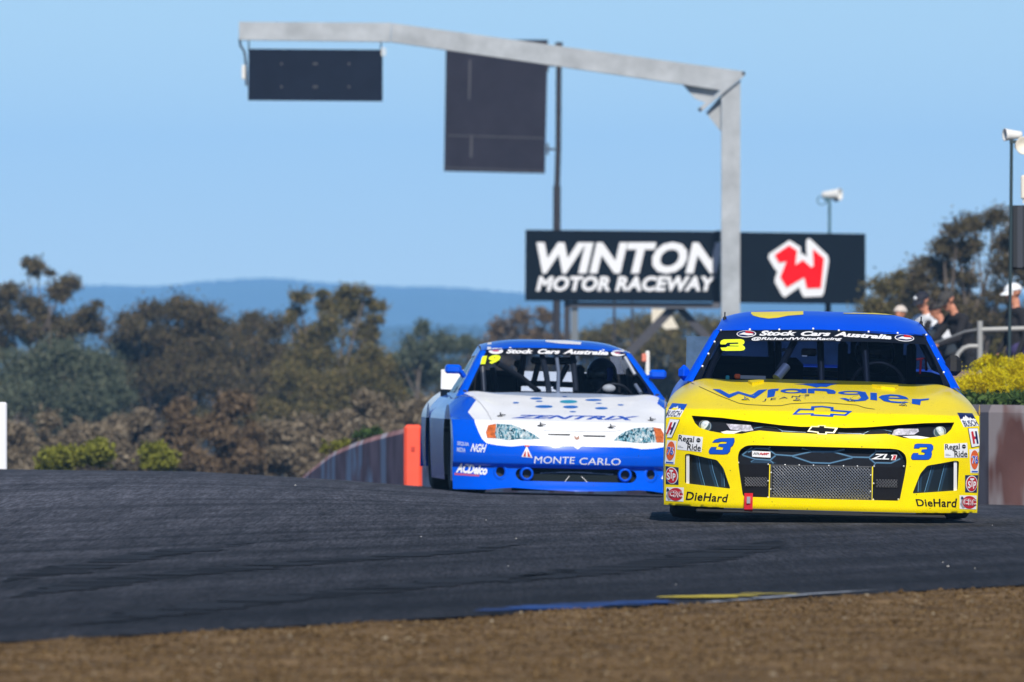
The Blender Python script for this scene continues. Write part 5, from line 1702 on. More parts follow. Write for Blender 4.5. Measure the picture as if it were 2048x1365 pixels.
b = MB(); b.ball(w_, 1.0, 18, 10, (.056, .03, .034)); b.build('instrument_pod', mat('cream pod', (.68, .62, .54), rough=.4), bcar)
c3 = Bc.px_at(1207, 748, 2.55)
driver('driver with a blue striped dark helmet at the wheel of the blue and white car', BM @ Vector((c3.x, 2.56, c3.z - .64)), M_SUIT, mat('navy helmet', (.012, .022, .045), rough=.3, coat=.4), mat('blue helmet stripe', (.01, .05, .40), rough=.35))
# ------------------------------------------------------------------ barrier, gantry, signs
M_CONC = bpy.data.materials.new('stained barrier')
def barrier_material(m, tone=1.0, seed=0.0, pale=1.0, low=.52):
    m.use_nodes = True
    nt = m.node_tree; L = nt.links; b = nt.nodes['Principled BSDF']
    g = nt.nodes.new('ShaderNodeNewGeometry')
    def nz(sc, scale, det=4.0):
        mp_ = nt.nodes.new('ShaderNodeMapping'); mp_.inputs['Scale'].default_value = sc; mp_.inputs['Location'].default_value = (seed, seed, 0)
        L.new(g.outputs['Position'], mp_.inputs['Vector'])
        t = nt.nodes.new('ShaderNodeTexNoise'); t.inputs['Scale'].default_value = scale; t.inputs['Detail'].default_value = det
        L.new(mp_.outputs[0], t.inputs['Vector']); return t.outputs['Fac']
    base = nt.nodes.new('ShaderNodeValToRGB')
    e = base.color_ramp.elements; e[0].position = .32; e[0].color = (.40 * tone, .19 * tone, .175 * tone, 1); e[1].position = .68; e[1].color = (.70 * tone, .37 * tone, .34 * tone, 1)
    L.new(nz((.9, .25, .5), 3.0, 6.0), base.inputs[0])
    mask = nt.nodes.new('ShaderNodeMapRange')
    for k, v in zip(('From Min', 'From Max', 'To Min', 'To Max'), (low, low + .06, 0, .85)): mask.inputs[k].default_value = v
    L.new(nz((1.3, .22, .35), 2.1, 3.0), mask.inputs['Value'])
    mx = nt.nodes.new('ShaderNodeMix'); mx.data_type = 'RGBA'
    L.new(mask.outputs[0], mx.inputs['Factor']); L.new(base.outputs[0], mx.inputs['A']); mx.inputs['B'].default_value = (.72 * pale, .66 * pale, .70 * pale, 1)
    L.new(mx.outputs['Result'], b.inputs['Base Color'])
    b.inputs['Roughness'].default_value = .9; b.inputs['Specular IOR Level'].default_value = .15
barrier_material(M_CONC)
M_CONC2 = bpy.data.materials.new('shade toned stained barrier')
barrier_material(M_CONC2, .22, 3.3, .34, .49)  # copy of the wall colour with shade painted in for the right panels
M_GALV = mat('galvanised steel', (.42, .44, .46), rough=.5, metal=.25, noise=.2, nscale=2.6, ndetail=7)
M_NAVY = mat('dark navy panel', (.014, .019, .034), rough=.9, noise=.12, nscale=2, spec=.08)
M_CHAR = mat('charcoal panel back', (.030, .028, .040), rough=.9, noise=.15, nscale=1.5, spec=.08)
M_POST = mat('dark brown steel post', (.030, .026, .030), rough=.6)
M_TEAL = mat('weathered teal post', (.05, .13, .17), rough=.6, noise=.2, nscale=6)
M_HORN = mat('white horn', (.80, .79, .76), rough=.4)
M_CREAM = mat('cream canvas', (.75, .70, .60), rough=.8)

wroot = empty('concrete_barrier', (WALL[3][0], WALL[3][1], ground(*WALL[3])))
tag(wroot, 'low mauve brown concrete barrier with pale paint patches along the far side of the track', 'barrier')
wp = along(WALL, .2)
seg, acc = [], 0.0
def panel(pts):
    V, F = [], []
    n = len(pts)
    prof = [(-.10, -.15), (-.10, .74), (-.07, .80), (.07, .80), (.10, .74), (.10, -.15)]
    for i, p in enumerate(pts):
        d = (pts[min(i + 1, n - 1)] - pts[max(i - 1, 0)]).normalized()
        s = Vector((-d.y, d.x))
        for o_, z in prof:
            q = p + s * o_
            V.append(Vector((q.x, q.y, ground(p.x, p.y) + z)) - wroot.location)
    m = len(prof)
    for i in range(n - 1):
        for k in range(m - 1): F.append((i * m + k, i * m + k + 1, (i + 1) * m + k + 1, (i + 1) * m + k))
    F += [tuple(range(m)), tuple((n - 1) * m + k for k in reversed(range(m)))]
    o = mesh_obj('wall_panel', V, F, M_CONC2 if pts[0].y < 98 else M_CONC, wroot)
k = 0
while k < len(wp) - 1:
    step = 15 if wp[k].y < 150 else 25
    e = min(k + step, len(wp) - 1)
    pts = wp[k:e + 1]
    if len(pts) > 2:
        q = list(pts); q[-1] = q[-1].lerp(q[-2], .08)
        panel(q)
    k = e

def flat_poly(pts, Y): return [at(p[0], p[1], Y) for p in pts]
def plank(b, pts, Y, thick):
    """outline seen at distance Y, given its thickness away from the camera"""
    b.prism(flat_poly(pts, Y), (0, 1, 0), thick); return b
G = 190.0
gz = ground(at(1461, 700, G).x, G)
gan = empty('light_gantry', (at(1461, 700, G).x, G, gz))
tag(gan, 'tall galvanised steel gantry arm bent out over the track on one post', 'gantry')
def rel(o, root):
    o.data.transform(Matrix.Translation(-root.location)); o.parent = root; return o
rel(plank(MB(), [(478, 44), (783, 46), (780, 84), (478, 80)], G - .15, .3).build('arm', M_GALV), gan)
rel(plank(MB(), [(784, 46.5), (1488, 143), (1442, 181), (1365, 169), (781, 84)], G - .152, .3).build('arm', M_GALV), gan)
b = plank(MB(), [(1443, 190), (1481, 160), (1480, 700), (1443, 700)], G - .15, .3)
t = at(1461.5, 700, G); b.box((t.x, G, (t.z + gz) / 2 - .1), (.31, .30, t.z - gz + .2))
rel(b.build('post', M_GALV), gan)
rel(plank(MB(), [(1396, 218), (1488, 143.5), (1491, 150), (1402, 224)], G - .22, .44).build('joint_plate', M_GALV), gan)
rel(plank(MB(), [(1366, 170), (1440, 181), (1412, 206), (1390, 198)], G - .02, .03).build('gusset', M_GALV), gan)
rel(plank(MB(), [(1442, 192), (1442, 264), (1412, 226)], G - .02, .03).build('gusset', M_GALV), gan)
b = MB()
for p in ((1400, 219), (1487, 147)): b.ball(at(*p, G - .22), .03, 8, 6)
rel(b.build('bolt', M_BAR), gan)
# panel hung from the arm
pr = empty('display_panel', at(630, 150, G))
tag(pr, 'small dark navy rectangular panel hanging under the tip of the gantry arm', 'panel')
rel(plank(MB(), [(497, 98), (765, 100), (765, 203), (496, 201)], G - .06, .12).build('panel_body', M_NAVY), pr)
for x in (497.5, 762): rel(MB().tube([at(x, 78, G), at(x, 104, G)], .012, 6).build('hanger', M_POST), pr)
b = MB()
for y in (101, 108): b.tube([at(767 + 4 * math.cos(t), y + 4 * math.sin(t), G - .08) for t in np.linspace(0, 6.283, 13)], .012, 6)
rel(b.build('shackle', M_HORN), pr)
rel(MB().tube([at(*p, G - .07) for p in ((479, 76), (481, 92), (489, 104), (492, 130), (493, 172))], .022, 6).build('cable', M_POST), pr)
b = MB(); b.box(at(487, 145, G - .05), (.06, .1, .24), bevel=.01); rel(b.build('junction_box', M_HORN), pr)
for x in (563, 628, 633, 698):
    for y in (128, 174): rel(MB().box(at(x, y, G - .064), (.03, .01, .035)).build('fixing', mat('grey fixing', (.09, .09, .10))) , pr)
# tall board beside a dark pole
BD = 256.0
br = empty('board', at(990, 210, BD))
tag(br, 'large charcoal upright board seen from behind, fixed to a tall dark pole', 'board')
rel(plank(MB(), [(892, 79), (1096, 80), (1090, 347.5), (888, 343)], BD - .05, .1).build('board_body', M_CHAR), br)
def seam(pts, m): rel(plank(MB(), pts, BD - .058, .01).build('seam', m), br)
M_SEAM = mat('pale seam', (.075, .073, .085), rough=.8)
seam([(895, 270), (1088, 276), (1088, 278), (895, 272)], M_SEAM); seam([(938, 120), (942, 120), (940, 200), (937, 200)], M_SEAM); seam([(941, 270), (945, 270), (944, 315), (940, 315)], M_SEAM); seam([(890, 335), (1087, 342), (1087, 344), (890, 337)], M_SEAM)
for y in (132, 299): rel(MB().box(at(1101, y, BD), (.2, .05, .05)).box(at(1095, y, BD), (.05, .14, .26)).build('bracket', M_POST), br)
px_ = at(1113, 400, BD + .1)
pg = ground(px_.x, px_.y)
b = MB(); b.tube([Vector((at(1118, 86, BD).x, px_.y, at(0, 86, BD).z)), Vector((at(1116.5, 300, BD).x, px_.y, at(0, 300, BD).z)), Vector((at(1114, 380, BD).x, px_.y, at(0, 380, BD).z))], .065, 12)
b.tube([Vector((at(1114, 372, BD).x, px_.y, at(0, 372, BD).z)), Vector((at(1112, 690, BD).x, px_.y, pg - .1))], .085, 12); b.box(Vector((at(1118, 90, BD).x, px_.y, at(0, 90, BD).z)), (.17, .17, .12))
o = b.build('pole', M_POST); tag(o, 'tall dark steel pole rising behind the raceway sign beside the charcoal board', 'pole')

# ------------------------------------------------------------------ the raceway sign on its frame
SD = 250.0
sg_ = empty('raceway_sign', (at(1390, 700, SD).x, SD, ground(at(1390, 700, SD).x, SD)))
tag(sg_, 'long black sign with white raceway lettering and a red W emblem on a steel frame', 'sign')
M_SIGN = mat('black sign sheet', (.006, .009, .014), rough=.9, spec=.08)
M_SIGN2 = mat('blacker sign sheet', (.003, .004, .007), rough=.9, spec=.05)  # shade of the folded-back face put into a darker sheet colour
M_LET = mat('white sign lettering', (.80, .80, .82), rough=.6)
M_SRED = mat('sign red', (.88, .002, .004), rough=.7, spec=.1)
MB_ = MB
p1 = rel(plank(MB(), [(1051, 460), (1425, 463), (1425, 604), (1050, 602)], SD, .08).build('sign_panel', M_SIGN), sg_)
V = [at(1426, 463, SD + .01), at(1441.5, 461, SD + 1.4), at(1441.5, 616, SD + 1.4), at(1426, 604, SD + .01)]
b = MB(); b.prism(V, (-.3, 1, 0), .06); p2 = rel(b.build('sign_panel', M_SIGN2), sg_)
p3 = rel(plank(MB(), [(1442, 464), (1731, 468), (1731, 609), (1442, 606)], SD + 1.4, .08).build('sign_panel', M_SIGN), sg_)
def put(name, P, F, m, par, proj):
    o = mesh_obj(name, [proj(*p) for p in P], F, m)
    for p in o.data.polygons:
        if p.normal.y > 0: p.flip()
    o.data.transform(Matrix.Translation(-sg_.location)); o.parent = par
    return o
def cut_x(P, F, x, left):
    bm = bmesh.new()
    vs_ = [bm.verts.new((p[0], p[1], 0)) for p in P]
    for f in F:
        try: bm.faces.new([vs_[i] for i in f])
        except ValueError: pass
    bmesh.ops.bisect_plane(bm, geom=bm.verts[:] + bm.edges[:] + bm.faces[:], plane_co=(x, 0, 0), plane_no=(1, 0, 0), clear_outer=left, clear_inner=not left)
    bm.verts.index_update()
    r = [(v.co.x, v.co.y) for v in bm.verts], [tuple(v.index for v in f.verts) for f in bm.faces]
    bm.free(); return r
def fold(px, py):
    t = (px - 1426) / 15.5
    return at(px, py, SD + .01 + 1.39 * t - .03)
M_LETDIM = M_LET
for s, box, bold in (('WINTON', (1073, 484.5, 1447, 548), .045), ('MOTOR RACEWAY', (1072, 552.5, 1433, 583), .045)):
    P, F, a = text2d(s, bold, .22, 1.03)
    P = [(box[0] + (box[2] - box[0]) * u, box[3] + (box[1] - box[3]) * v) for u, v in P]
    put('lettering', *cut_x(P, F, 1425, True), M_LET, p1, lambda x, y: at(x, y, SD - .012))
    R_ = cut_x(P, F, 1426.5, False)
    if R_[1]: put('lettering', *R_, mat('unlit blue grey lettering', (.16, .22, .34), rough=.6), p2, fold)  # white lettering with the folded face's shade mixed into its colour
zw = lambda x, y: (1520 + x / 9.75, 470 + y / 9.75)
outer = [(575, 105), (790, 240), (800, 370), (850, 378), (915, 430), (900, 250), (905, 100), (960, 72), (1010, 110), (1320, 400), (1345, 500), (1250, 1120), (1210, 1200), (850, 1215), (790, 1110), (770, 1020), (480, 1222), (430, 1180), (290, 930), (290, 850), (340, 720), (270, 640), (160, 450), (180, 370)]
red = [(565, 205), (725, 310), (690, 590), (835, 490), (1010, 640), (1045, 600), (1030, 275), (1250, 460), (1190, 1040), (910, 1045), (865, 830), (520, 1030), (395, 825), (515, 520), (370, 545), (285, 395)]
e = put('emblem', *poly2d(mp(zw, outer)), M_LET, p3, lambda x, y: at(x, y, SD + 1.388))
put('emblem_face', *poly2d(mp(zw, red)), M_SRED, p3, lambda x, y: at(x, y, SD + 1.376))
def to_ground(px, py, Y): 
    p = at(px, py, Y); return Vector((p.x, p.y, ground(p.x, p.y) - .2))
for x0, x1, m, dy in ((1128, 1140, M_POST, .2), (1142, 1156, mat('grey steel post', (.16, .18, .20), rough=.6), .25), (1226, 1231, M_POST, 3.0), (1262, 1266, M_POST, 3.4), (1650, 1662, M_POST, 1.8)):
    a, c = at(x0, 560, SD + dy), at(x1, 560, SD + dy)
    g0 = ground(a.x, a.y) - .2
    b = MB(); b.box(((a.x + c.x) / 2, a.y, (a.z + g0) / 2), (c.x - a.x, .12, a.z - g0)); rel(b.build('post', m), sg_)
rel(plank(MB(), [(1140, 604), (1440, 606), (1440, 618), (1140, 616)], SD + .12, .12).build('beam', mat('grey beam', (.10, .10, .115), rough=.6)), sg_)
M_BRACE = mat('dark grey brace', (.055, .052, .062), rough=.6)
rel(plank(MB(), [(1338, 612), (1362, 612), (1205, 775), (1181, 775)], SD + .30, .12).build('brace', M_BRACE), sg_)
rel(plank(MB(), [(1344, 612), (1364, 612), (1500, 752), (1478, 752)], SD + .45, .12).build('brace', M_BRACE), sg_)
bn_ = MB(); bn_.prism(flat_poly([(1303, 618), (1336, 619), (1357, 657), (1331, 659), (1318, 648), (1304, 649)], SD + 3), (0, 1, 0), .05)
tag(bn_.build('banner', M_CREAM), 'small cream banner hanging behind the sloping brace of the raceway sign', 'banner')

# ------------------------------------------------------------------ loudspeakers on poles
HD = 258.0
h0 = at(1659, 395, HD)
hr = empty('horn_speaker', (h0.x, HD, ground(h0.x, HD)))
tag(hr, 'white horn loudspeaker on a thin teal pole above the raceway sign', 'loudspeaker')
def horn(name, c, length, r0, r1, rot, m, root):
    V = MB()
    V.lathe([(-length / 2, .001), (-length / 2, r0 * .8), (-length * .45, r0), (-length * .15, r0 * 1.15), (length * .42, r1 * .93), (length / 2, r1), (length / 2, r1 * .9), (length * .2, r0 * .9), (length * .2, .001)], 24, 'x')
    o = V.build(name, m)
    o.data.transform(Matrix.Translation(Vector(c)) @ rot); rel(o, root)
    return o
horn('horn', at(1663, 390, HD), .44, .085, .145, Matrix.Rotation(R(-25), 4, 'Z') @ Matrix.Rotation(R(-2), 4, 'Y'), M_HORN, hr)
b = MB(); b.tube([Vector((h0.x, HD, at(0, 402, HD).z)), Vector((h0.x, HD, ground(h0.x, HD) - .1))], .034, 10); rel(b.build('pole', M_TEAL), hr)
b = MB(); b.tube([at(1644 + 9.5 * math.cos(t), 401 + 9 * math.sin(t), HD) for t in np.linspace(-.6, 4.4, 16)], .014, 6); b.box(at(1655, 399, HD), (.12, .08, .10)); b.box(at(1672, 401.5, HD), (.10, .06, .05)); rel(b.build('bracket', M_TEAL), hr)
H2 = 106.0
h0 = at(2021, 300, H2)
M_DKPOLE = mat('dark teal pole', (.022, .045, .055), rough=.6)
hr = empty('horn_speaker', (h0.x, H2, .55))
tag(hr, 'pair of pale horn loudspeakers on a thin dark pole behind the yellow bushes', 'loudspeaker')
horn('horn', at(2026, 270, H2), .17, .035, .062, Matrix.Rotation(R(200), 4, 'Z'), M_HORN, hr)
horn('horn', at(2042, 292, H2), .14, .04, .085, Matrix.Rotation(R(-70), 4, 'Z'), M_CREAM, hr)
b = MB(); b.tube([Vector((h0.x + .01, H2, at(0, 278, H2).z)), Vector((h0.x - .0, H2, at(0, 540, H2).z)), Vector((h0.x - .02, H2, .45))], .016, 10); rel(b.build('pole', M_DKPOLE), hr)
b = MB(); b.box(at(2030, 284, H2), (.10, .05, .03)); rel(b.build('bracket', M_DKPOLE), hr)
bx = MB(); bx.box(at(2049, 475, H2 + .15), (.26, .16, .60), bevel=.02)
sp_ = bx.build('speaker_cabinet', mat('black cabinet', (.014, .016, .021), rough=.5)); tag(sp_, 'tall black box fixed to the thin dark pole at the right edge', 'speaker box')
b = MB(); b.box(at(2040, 474, H2 + .068), (.05, .006, .58)); o = b.build('side_strip', V_GREY); o.parent = sp_; o.data.materials[0] = mat('grey side strip', (.04, .045, .06), rough=.5)
b = MB(); b.box(at(2047, 375, H2 + .1), (.05, .05, .22), bevel=.01); b.tube([at(2047, 408, H2 + .1), at(2047, 350, H2 + .1)], .008, 6)
tag(b.build('floodlight', M_CREAM), 'small pale fitting standing on top of the black box', 'lamp fitting')

# ------------------------------------------------------------------ track markers
OD = 116.0
o0 = at(826, 960, OD)
og = ground(o0.x, OD)
om = empty('orange_marker', (o0.x, OD, og)); tag(om, 'fluorescent orange upright marker board at the foot of the barrier', 'marker')
b = MB(); hgt = at(0, 850, OD).z - og
b.box((0, 0, hgt / 2), (.185, .10, hgt), bevel=.03); b.build('marker_body', mat('fluorescent orange', (.95, .10, .045), rough=.6, noise=.08, nscale=9), om)
b = MB(); b.box((0, .0, .015), (.24, .22, .03), bevel=.01); b.build('foot', M_BLACK, om)
b = MB(); b.box((.0, -.053, hgt * .62), (.04, .008, .05)); b.build('slot', mat('dark orange', (.55, .04, .02), rough=.6), om)
WD = 99.0
w0 = at(-8, 900, WD); wg = ground(w0.x, WD)
b = MB(); hgt = at(0, 805, WD).z - wg
b.box((w0.x, WD, wg + hgt / 2 - .02), (.19, .07, hgt + .04), bevel=.012)
tag(b.build('marker_post', mat('white marker', (.80, .80, .84), rough=.6)), 'white upright marker post cut by the left edge', 'marker')
# a second small orange and white marker beyond the blue car
b = MB(); q = at(1295, 715, 120); g0 = ground(q.x, 120)
b.box((q.x, 120, (at(0, 702, 120).z + g0) / 2), (.045, .05, at(0, 702, 120).z - g0), bevel=.01)
mk = b.build('marker_post', M_HORN); tag(mk, 'thin white marker post standing behind the blue car roof', 'marker')
b = MB(); b.box(at(1288, 716, 119.95), (.05, .03, .09), bevel=.01); o = b.build('reflector', mat('salmon reflector', (.75, .22, .15), rough=.5)); o.parent = mk

# ------------------------------------------------------------------ railing and spectators on the bank
RD = 135.0
def bank_bvh():
    o = [o for o in COL.objects if o.name == 'garden_bank'][0]
    return BVHTree.FromPolygons([v.co.copy() for v in o.data.vertices], [tuple(p.vertices) for p in o.data.polygons])
BANK = bank_bvh()
def bank_z(x, y):
    h = BANK.ray_cast(Vector((x, y, 5)), Vector((0, 0, -1)))
    return max(h[0].z if h[0] else -99, ground(x, y))
rr = empty('railing', (at(1960, 700, RD).x, RD, bank_z(at(1960, 700, RD).x, RD)))
tag(rr, 'galvanised tube railing with a bent end in front of the spectators', 'railing')
M_RAIL = mat('dull galvanised tube', (.36, .36, .35), rough=.55, metal=.2, noise=.15, nscale=5)
p = at(1960, 642, RD)
b = MB(); b.tube([p, Vector((p.x, RD, bank_z(p.x, RD) - .1))], .036, 10); rel(b.build('post', M_RAIL), rr)
q = at(2140, 657, RD)
b = MB(); b.tube([Vector((q.x, RD, at(0, 640, RD).z)), Vector((q.x, RD, bank_z(q.x, RD) - .1))], .036, 10); rel(b.build('post', M_RAIL), rr)
rel(MB().tube([at(1960, 660, RD), at(2140, 655, RD)], .030, 10).build('rail', M_RAIL), rr)
rel(MB().tube([at(1960, 659, RD), at(1930, 664, RD + .2), at(1896, 678, RD + .5), at(1860, 690, RD + .8)], .016, 8).build('rail', M_RAIL), rr)
rel(MB().tube([at(1960, 693, RD)] + [at(*p, RD) for p in ((1938, 693), (1927, 697), (1918, 706), (1910, 722), (1904, 738), (1898, 760))], .028, 10).build('rail', M_RAIL), rr)

def spectator(label, px, Y, rot, top_py, lean, arms, shirt, trousers, cap=None, hair=None, glasses=False, nod=.25, sleeve=None, badge=None, skin=None):
    x = at(px, 700, Y).x
    gz_ = bank_z(x, Y)
    root = empty('person', (x, Y, gz_), (0, 0, rot))
    tag(root, label, 'person', 'spectators at the railing')
    H_ = at(0, top_py, Y).z - gz_
    up = Vector((0, -math.sin(lean), math.cos(lean)))
    k = H_ / (.92 + .84 * math.cos(lean))
    S = lambda x, y, z: Vector((x, y, z)) * k
    hip = S(0, math.sin(lean) * .12, .92)
    ch = hip + up * .30 * k; sh = hip + up * .47 * k
    caps = []
    for s in (-1, 1):
        kn = S(s * .10, -.03, .50); an = S(s * .11, .03, .09)
        caps += [(hip + S(s * .09, 0, -.04), .095 * k, kn, .066 * k, 1), (kn, .064 * k, an, .045 * k, 1), (an + S(0, .03, -.045), .045 * k, S(s * .13, -.14, .04), .04 * k, 2)]
    caps += [(hip + S(-.07, 0, 0), .125 * k, hip + S(.07, 0, 0), .125 * k, 1), (hip + up * .10 * k, .135 * k, ch, .145 * k, 0),
             (ch + S(-.05, 0, .02), .135 * k, ch + S(.05, 0, .02), .135 * k, 0), (sh + S(-.15, 0, 0), .078 * k, sh + S(.15, 0, 0), .078 * k, 0), (sh, .075 * k, sh + up * .05 * k, .06 * k, 0),
             (sh + up * .03 * k, .056 * k, sh + up * .16 * k, .052 * k, 3)]
    for s, (el, wr, hd) in zip((-1, 1), arms):
        a = sh + S(s * .19, 0, -.01); e = sh + S(*el); w = sh + S(*wr)
        caps += [(a, .068 * k, e, .050 * k, 4 if sleeve else 0), (e, .048 * k, w, .034 * k, 0 if not sleeve else 3)]
        caps += hand(w, hd, (0, -.3, -1), 3, .5, k * 1.0, s)
    hc = sh + up * .25 * k + S(0, -.03, 0)
    f = Vector((0, -math.cos(nod), -math.sin(nod))); u = Vector((0, -math.sin(nod), math.cos(nod)))
    hcaps, (c, f, u, r) = head(hc, f, u, 3, k * .98)
    caps += hcaps
    unite('body', caps, [], [shirt, trousers, M_BLACK, skin or M_SKIN, sleeve or shirt], .016, root)
    B = Matrix((r, -f, u)).transposed().to_4x4()
    if cap:
        b = MB()
        V, F = [], []
        n, m = 24, 8
        for i in range(m + 1):
            ph = math.pi / 2 * i / m
            for j in range(n):
                t = 2 * math.pi * j / n
                V.append(c + B.to_3x3() @ Vector((.098 * math.cos(t) * math.cos(ph), .122 * math.sin(t) * math.cos(ph) + .0, .045 + .095 * math.sin(ph))) * k)
        F = [(i * n + j, i * n + (j + 1) % n, (i + 1) * n + (j + 1) % n, (i + 1) * n + j) for i in range(m) for j in range(n)]
        b.add(V, F, True)
        V = []
        for i in range(5):
            for j in range(13):
                t = math.pi * (1.12 + .76 * j / 12)
                q = 1 + .62 * i / 4 * math.sin(-t) ** 1 if math.sin(-t) > 0 else 1
                V.append(c + B.to_3x3() @ Vector((.094 * math.cos(t) * (1 + .05 * i / 4), .118 * math.sin(t) * q, .048 - .028 * i / 4 - .02 * abs(math.cos(t)) * i / 4)) * k)
        b.add(V, grid_faces(5, 13), True)
        V2 = [v + u * (-.008 * k) for v in V]; b.add(V2, grid_faces(5, 13), True)
        co_ = b.build('cap', cap, root)
        if badge:
            q = c + f * .125 * k + u * .085 * k
            bb = MB(); bb.ball(q - f * .012 * k, 1.0, 12, 8, (.03 * k, .02 * k, .028 * k)); bb.build('cap_badge', badge, co_)
    if hair:
        b = MB(); V = []
        n, m = 24, 10
        for i in range(m + 1):
            ph = math.pi * .62 * i / m
            for j in range(n):
                t = 2 * math.pi * j / n
                front = .5 + .5 * math.sin(-t)
                pp = ph * (1 - .38 * front)
                rr_ = 1 + .05 * mnoise.noise((math.cos(t) * 3, math.sin(t) * 3, ph * 4))
                V.append(c + B.to_3x3() @ Vector((.102 * math.cos(t) * math.sin(pp), .125 * math.sin(t) * math.sin(pp) + .012, .03 + .105 * math.cos(pp)) ) * k * rr_)
        b.add(V, [(i * n + j, i * n + (j + 1) % n, (i + 1) * n + (j + 1) % n, (i + 1) * n + j) for i in range(m) for j in range(n)], True)
        b.build('hair', hair, root)
    if glasses:
        b = MB()
        for s in (-1, 1): b.box(c + f * .098 * k + u * .02 * k + r * s * .034 * k, (.055 * k, .055 * k, .032 * k), B.to_3x3(), .01)
        b.box(c + f * .06 * k + u * .025 * k + r * .084 * k, (.008 * k, .10 * k, .012 * k), B.to_3x3()); b.box(c + f * .06 * k + u * .025 * k - r * .084 * k, (.008 * k, .10 * k, .012 * k), B.to_3x3())
        b.build('sunglasses', V_BLACK, root)
    return root, sh, k
C_BLK = mat('black jacket', (.012, .011, .014), rough=.9); C_DKT = mat('dark trousers', (.012, .013, .018), rough=.9)
C_GREY = mat('slate grey jacket', (.030, .042, .058), rough=.9); C_WHT = mat('white shirt', (.72, .74, .78), rough=.8); C_MAR = mat('maroon jumper', (.05, .012, .022), rough=.9)
C_CAPN = mat('navy cap', (.012, .013, .024), rough=.8); C_CAPG = mat('charcoal cap', (.045, .042, .040), rough=.8); C_CAPW = mat('white cap', (.80, .82, .84), rough=.7)
C_HAIR = mat('dark brown hair', (.018, .012, .010), rough=.7); C_FAIR = mat('pale grey hair', (.60, .52, .46), rough=.8)
C_PURP = mat('purple tracksuit trousers', (.05, .04, .13), rough=.9)
on_rail = ((-.22, -.25, -.22), (-.10, -.44, -.34), (.3, -1, -.2)), ((.22, -.25, -.22), (.10, -.46, -.34), (-.3, -1, -.2))
r_, sh, k = spectator('man in a dark cap and black jacket bending over the end of the railing', 1932, 138.2, R(-62), 586, .42, (((-.24, -.16, -.24), (-.16, -.40, -.30), (.2, -1, -.2)), ((.24, -.12, -.26), (.12, -.34, -.34), (-.2, -1, -.3))), C_BLK, C_DKT, C_CAPG, glasses=True, nod=.5)
r_, sh, k = spectator('man in a navy cap with white emblem and a white shirt, beside the bending man', 1862, 141.0, R(-48), 586, .22, (((-.24, -.20, -.18), (-.12, -.42, -.10), (.4, -1, .3)), ((.24, -.14, -.22), (.14, -.36, -.14), (-.3, -1, .2))), C_WHT, C_MAR, C_CAPN, nod=.35, badge=C_WHT)
v_ = MB(); v_.box(sh + Vector((.10, .02, -.20)), (.22, .28, .44), bevel=.08); v_.build('dark_waistcoat', C_BLK, r_)
spectator('person in a slate grey jacket between the navy cap and the bending man', 1899, 140.4, R(-70), 606, .30, (((-.24, -.18, -.24), (-.10, -.34, -.40), (.3, -1, -.3)), ((.24, -.10, -.26), (.16, -.30, -.40), (-.2, -1, -.3))), C_GREY, C_DKT, None, C_HAIR, nod=.5)
pp_ = MB(); pp_.box(at(1896, 666, 139.9), (.13, .02, .17), Matrix.Rotation(R(35), 3, 'Y')); tag(pp_.build('programme_sheet', C_WHT), 'folded white paper held by the person in the slate jacket', 'paper')
spectator('man in a white cap and black shirt standing upright at the right edge', 2034, 139.0, R(-68), 569, .03, (((-.24, .0, -.28), (-.24, -.14, -.50), (0, -.4, -1)), ((.24, .02, -.28), (.25, -.10, -.52), (0, -.3, -1))), C_BLK, C_PURP, C_CAPW, nod=.15)
spectator('short person with pale hair mostly hidden behind the yellow car roof', 1806, 143.0, R(-30), 613, .1, (((-.24, -.1, -.26), (-.2, -.3, -.36), (0, -1, -.3)), ((.24, -.1, -.26), (.2, -.3, -.36), (0, -1, -.3))), C_WHT, C_DKT, None, C_FAIR, nod=.2)
# ------------------------------------------------------------------ trees, shrubs, garden
LEAF = {
 'olive': island_material('olive foliage', [(0, (0.080, 0.074, 0.029)), (.5, (0.161, 0.137, 0.051)), (.85, (0.227, 0.179, 0.071)), (1, (0.319, 0.237, 0.106))], transl=.3),
 'brown': island_material('bronze foliage', [(0, (0.072, 0.060, 0.032)), (.5, (0.130, 0.107, 0.054)), (.85, (0.178, 0.140, 0.074)), (1, (0.262, 0.187, 0.114))], transl=.3),
 'blue': island_material('grey green foliage', [(0, (0.066, 0.085, 0.058)), (.5, (0.117, 0.139, 0.093)), (.9, (0.175, 0.195, 0.131)), (1, (0.256, 0.254, 0.169))], transl=.3),
 'twig': island_material('dry twigs', [(0, (0.099, 0.078, 0.053)), (.5, (0.190, 0.151, 0.100)), (.9, (0.264, 0.211, 0.146)), (1, (0.395, 0.334, 0.246))], transl=.1),
 'rust': island_material('rusty twigs', [(0, (0.085, 0.060, 0.035)), (.5, (0.152, 0.106, 0.061)), (.9, (0.206, 0.145, 0.089)), (1, (0.275, 0.198, 0.138))], transl=.1),
 'lime': island_material('yellow green leaves', [(0, (0.096, 0.102, 0.014)), (.5, (0.192, 0.198, 0.026)), (.9, (0.264, 0.264, 0.048)), (1, (0.336, 0.324, 0.072))], transl=.2),
 'gold': island_material('golden blossom', [(0, (0.330, 0.269, 0.007)), (.25, (0.635, 0.511, 0.007)), (.75, (0.873, 0.739, 0.009)), (1, (0.920, 0.888, 0.034))], transl=.35),
 'green': island_material('green ground cover', [(0, (.025, .05, .015)), (.6, (.06, .11, .03)), (1, (.12, .18, .05))], transl=.2),
}
M_BARK = mat('pale bark', (.16, .13, .11), rough=.9, noise=.35, nscale=1.5)
M_BARKD = mat('dark bark', (.05, .04, .034), rough=.9, noise=.3, nscale=1.5)

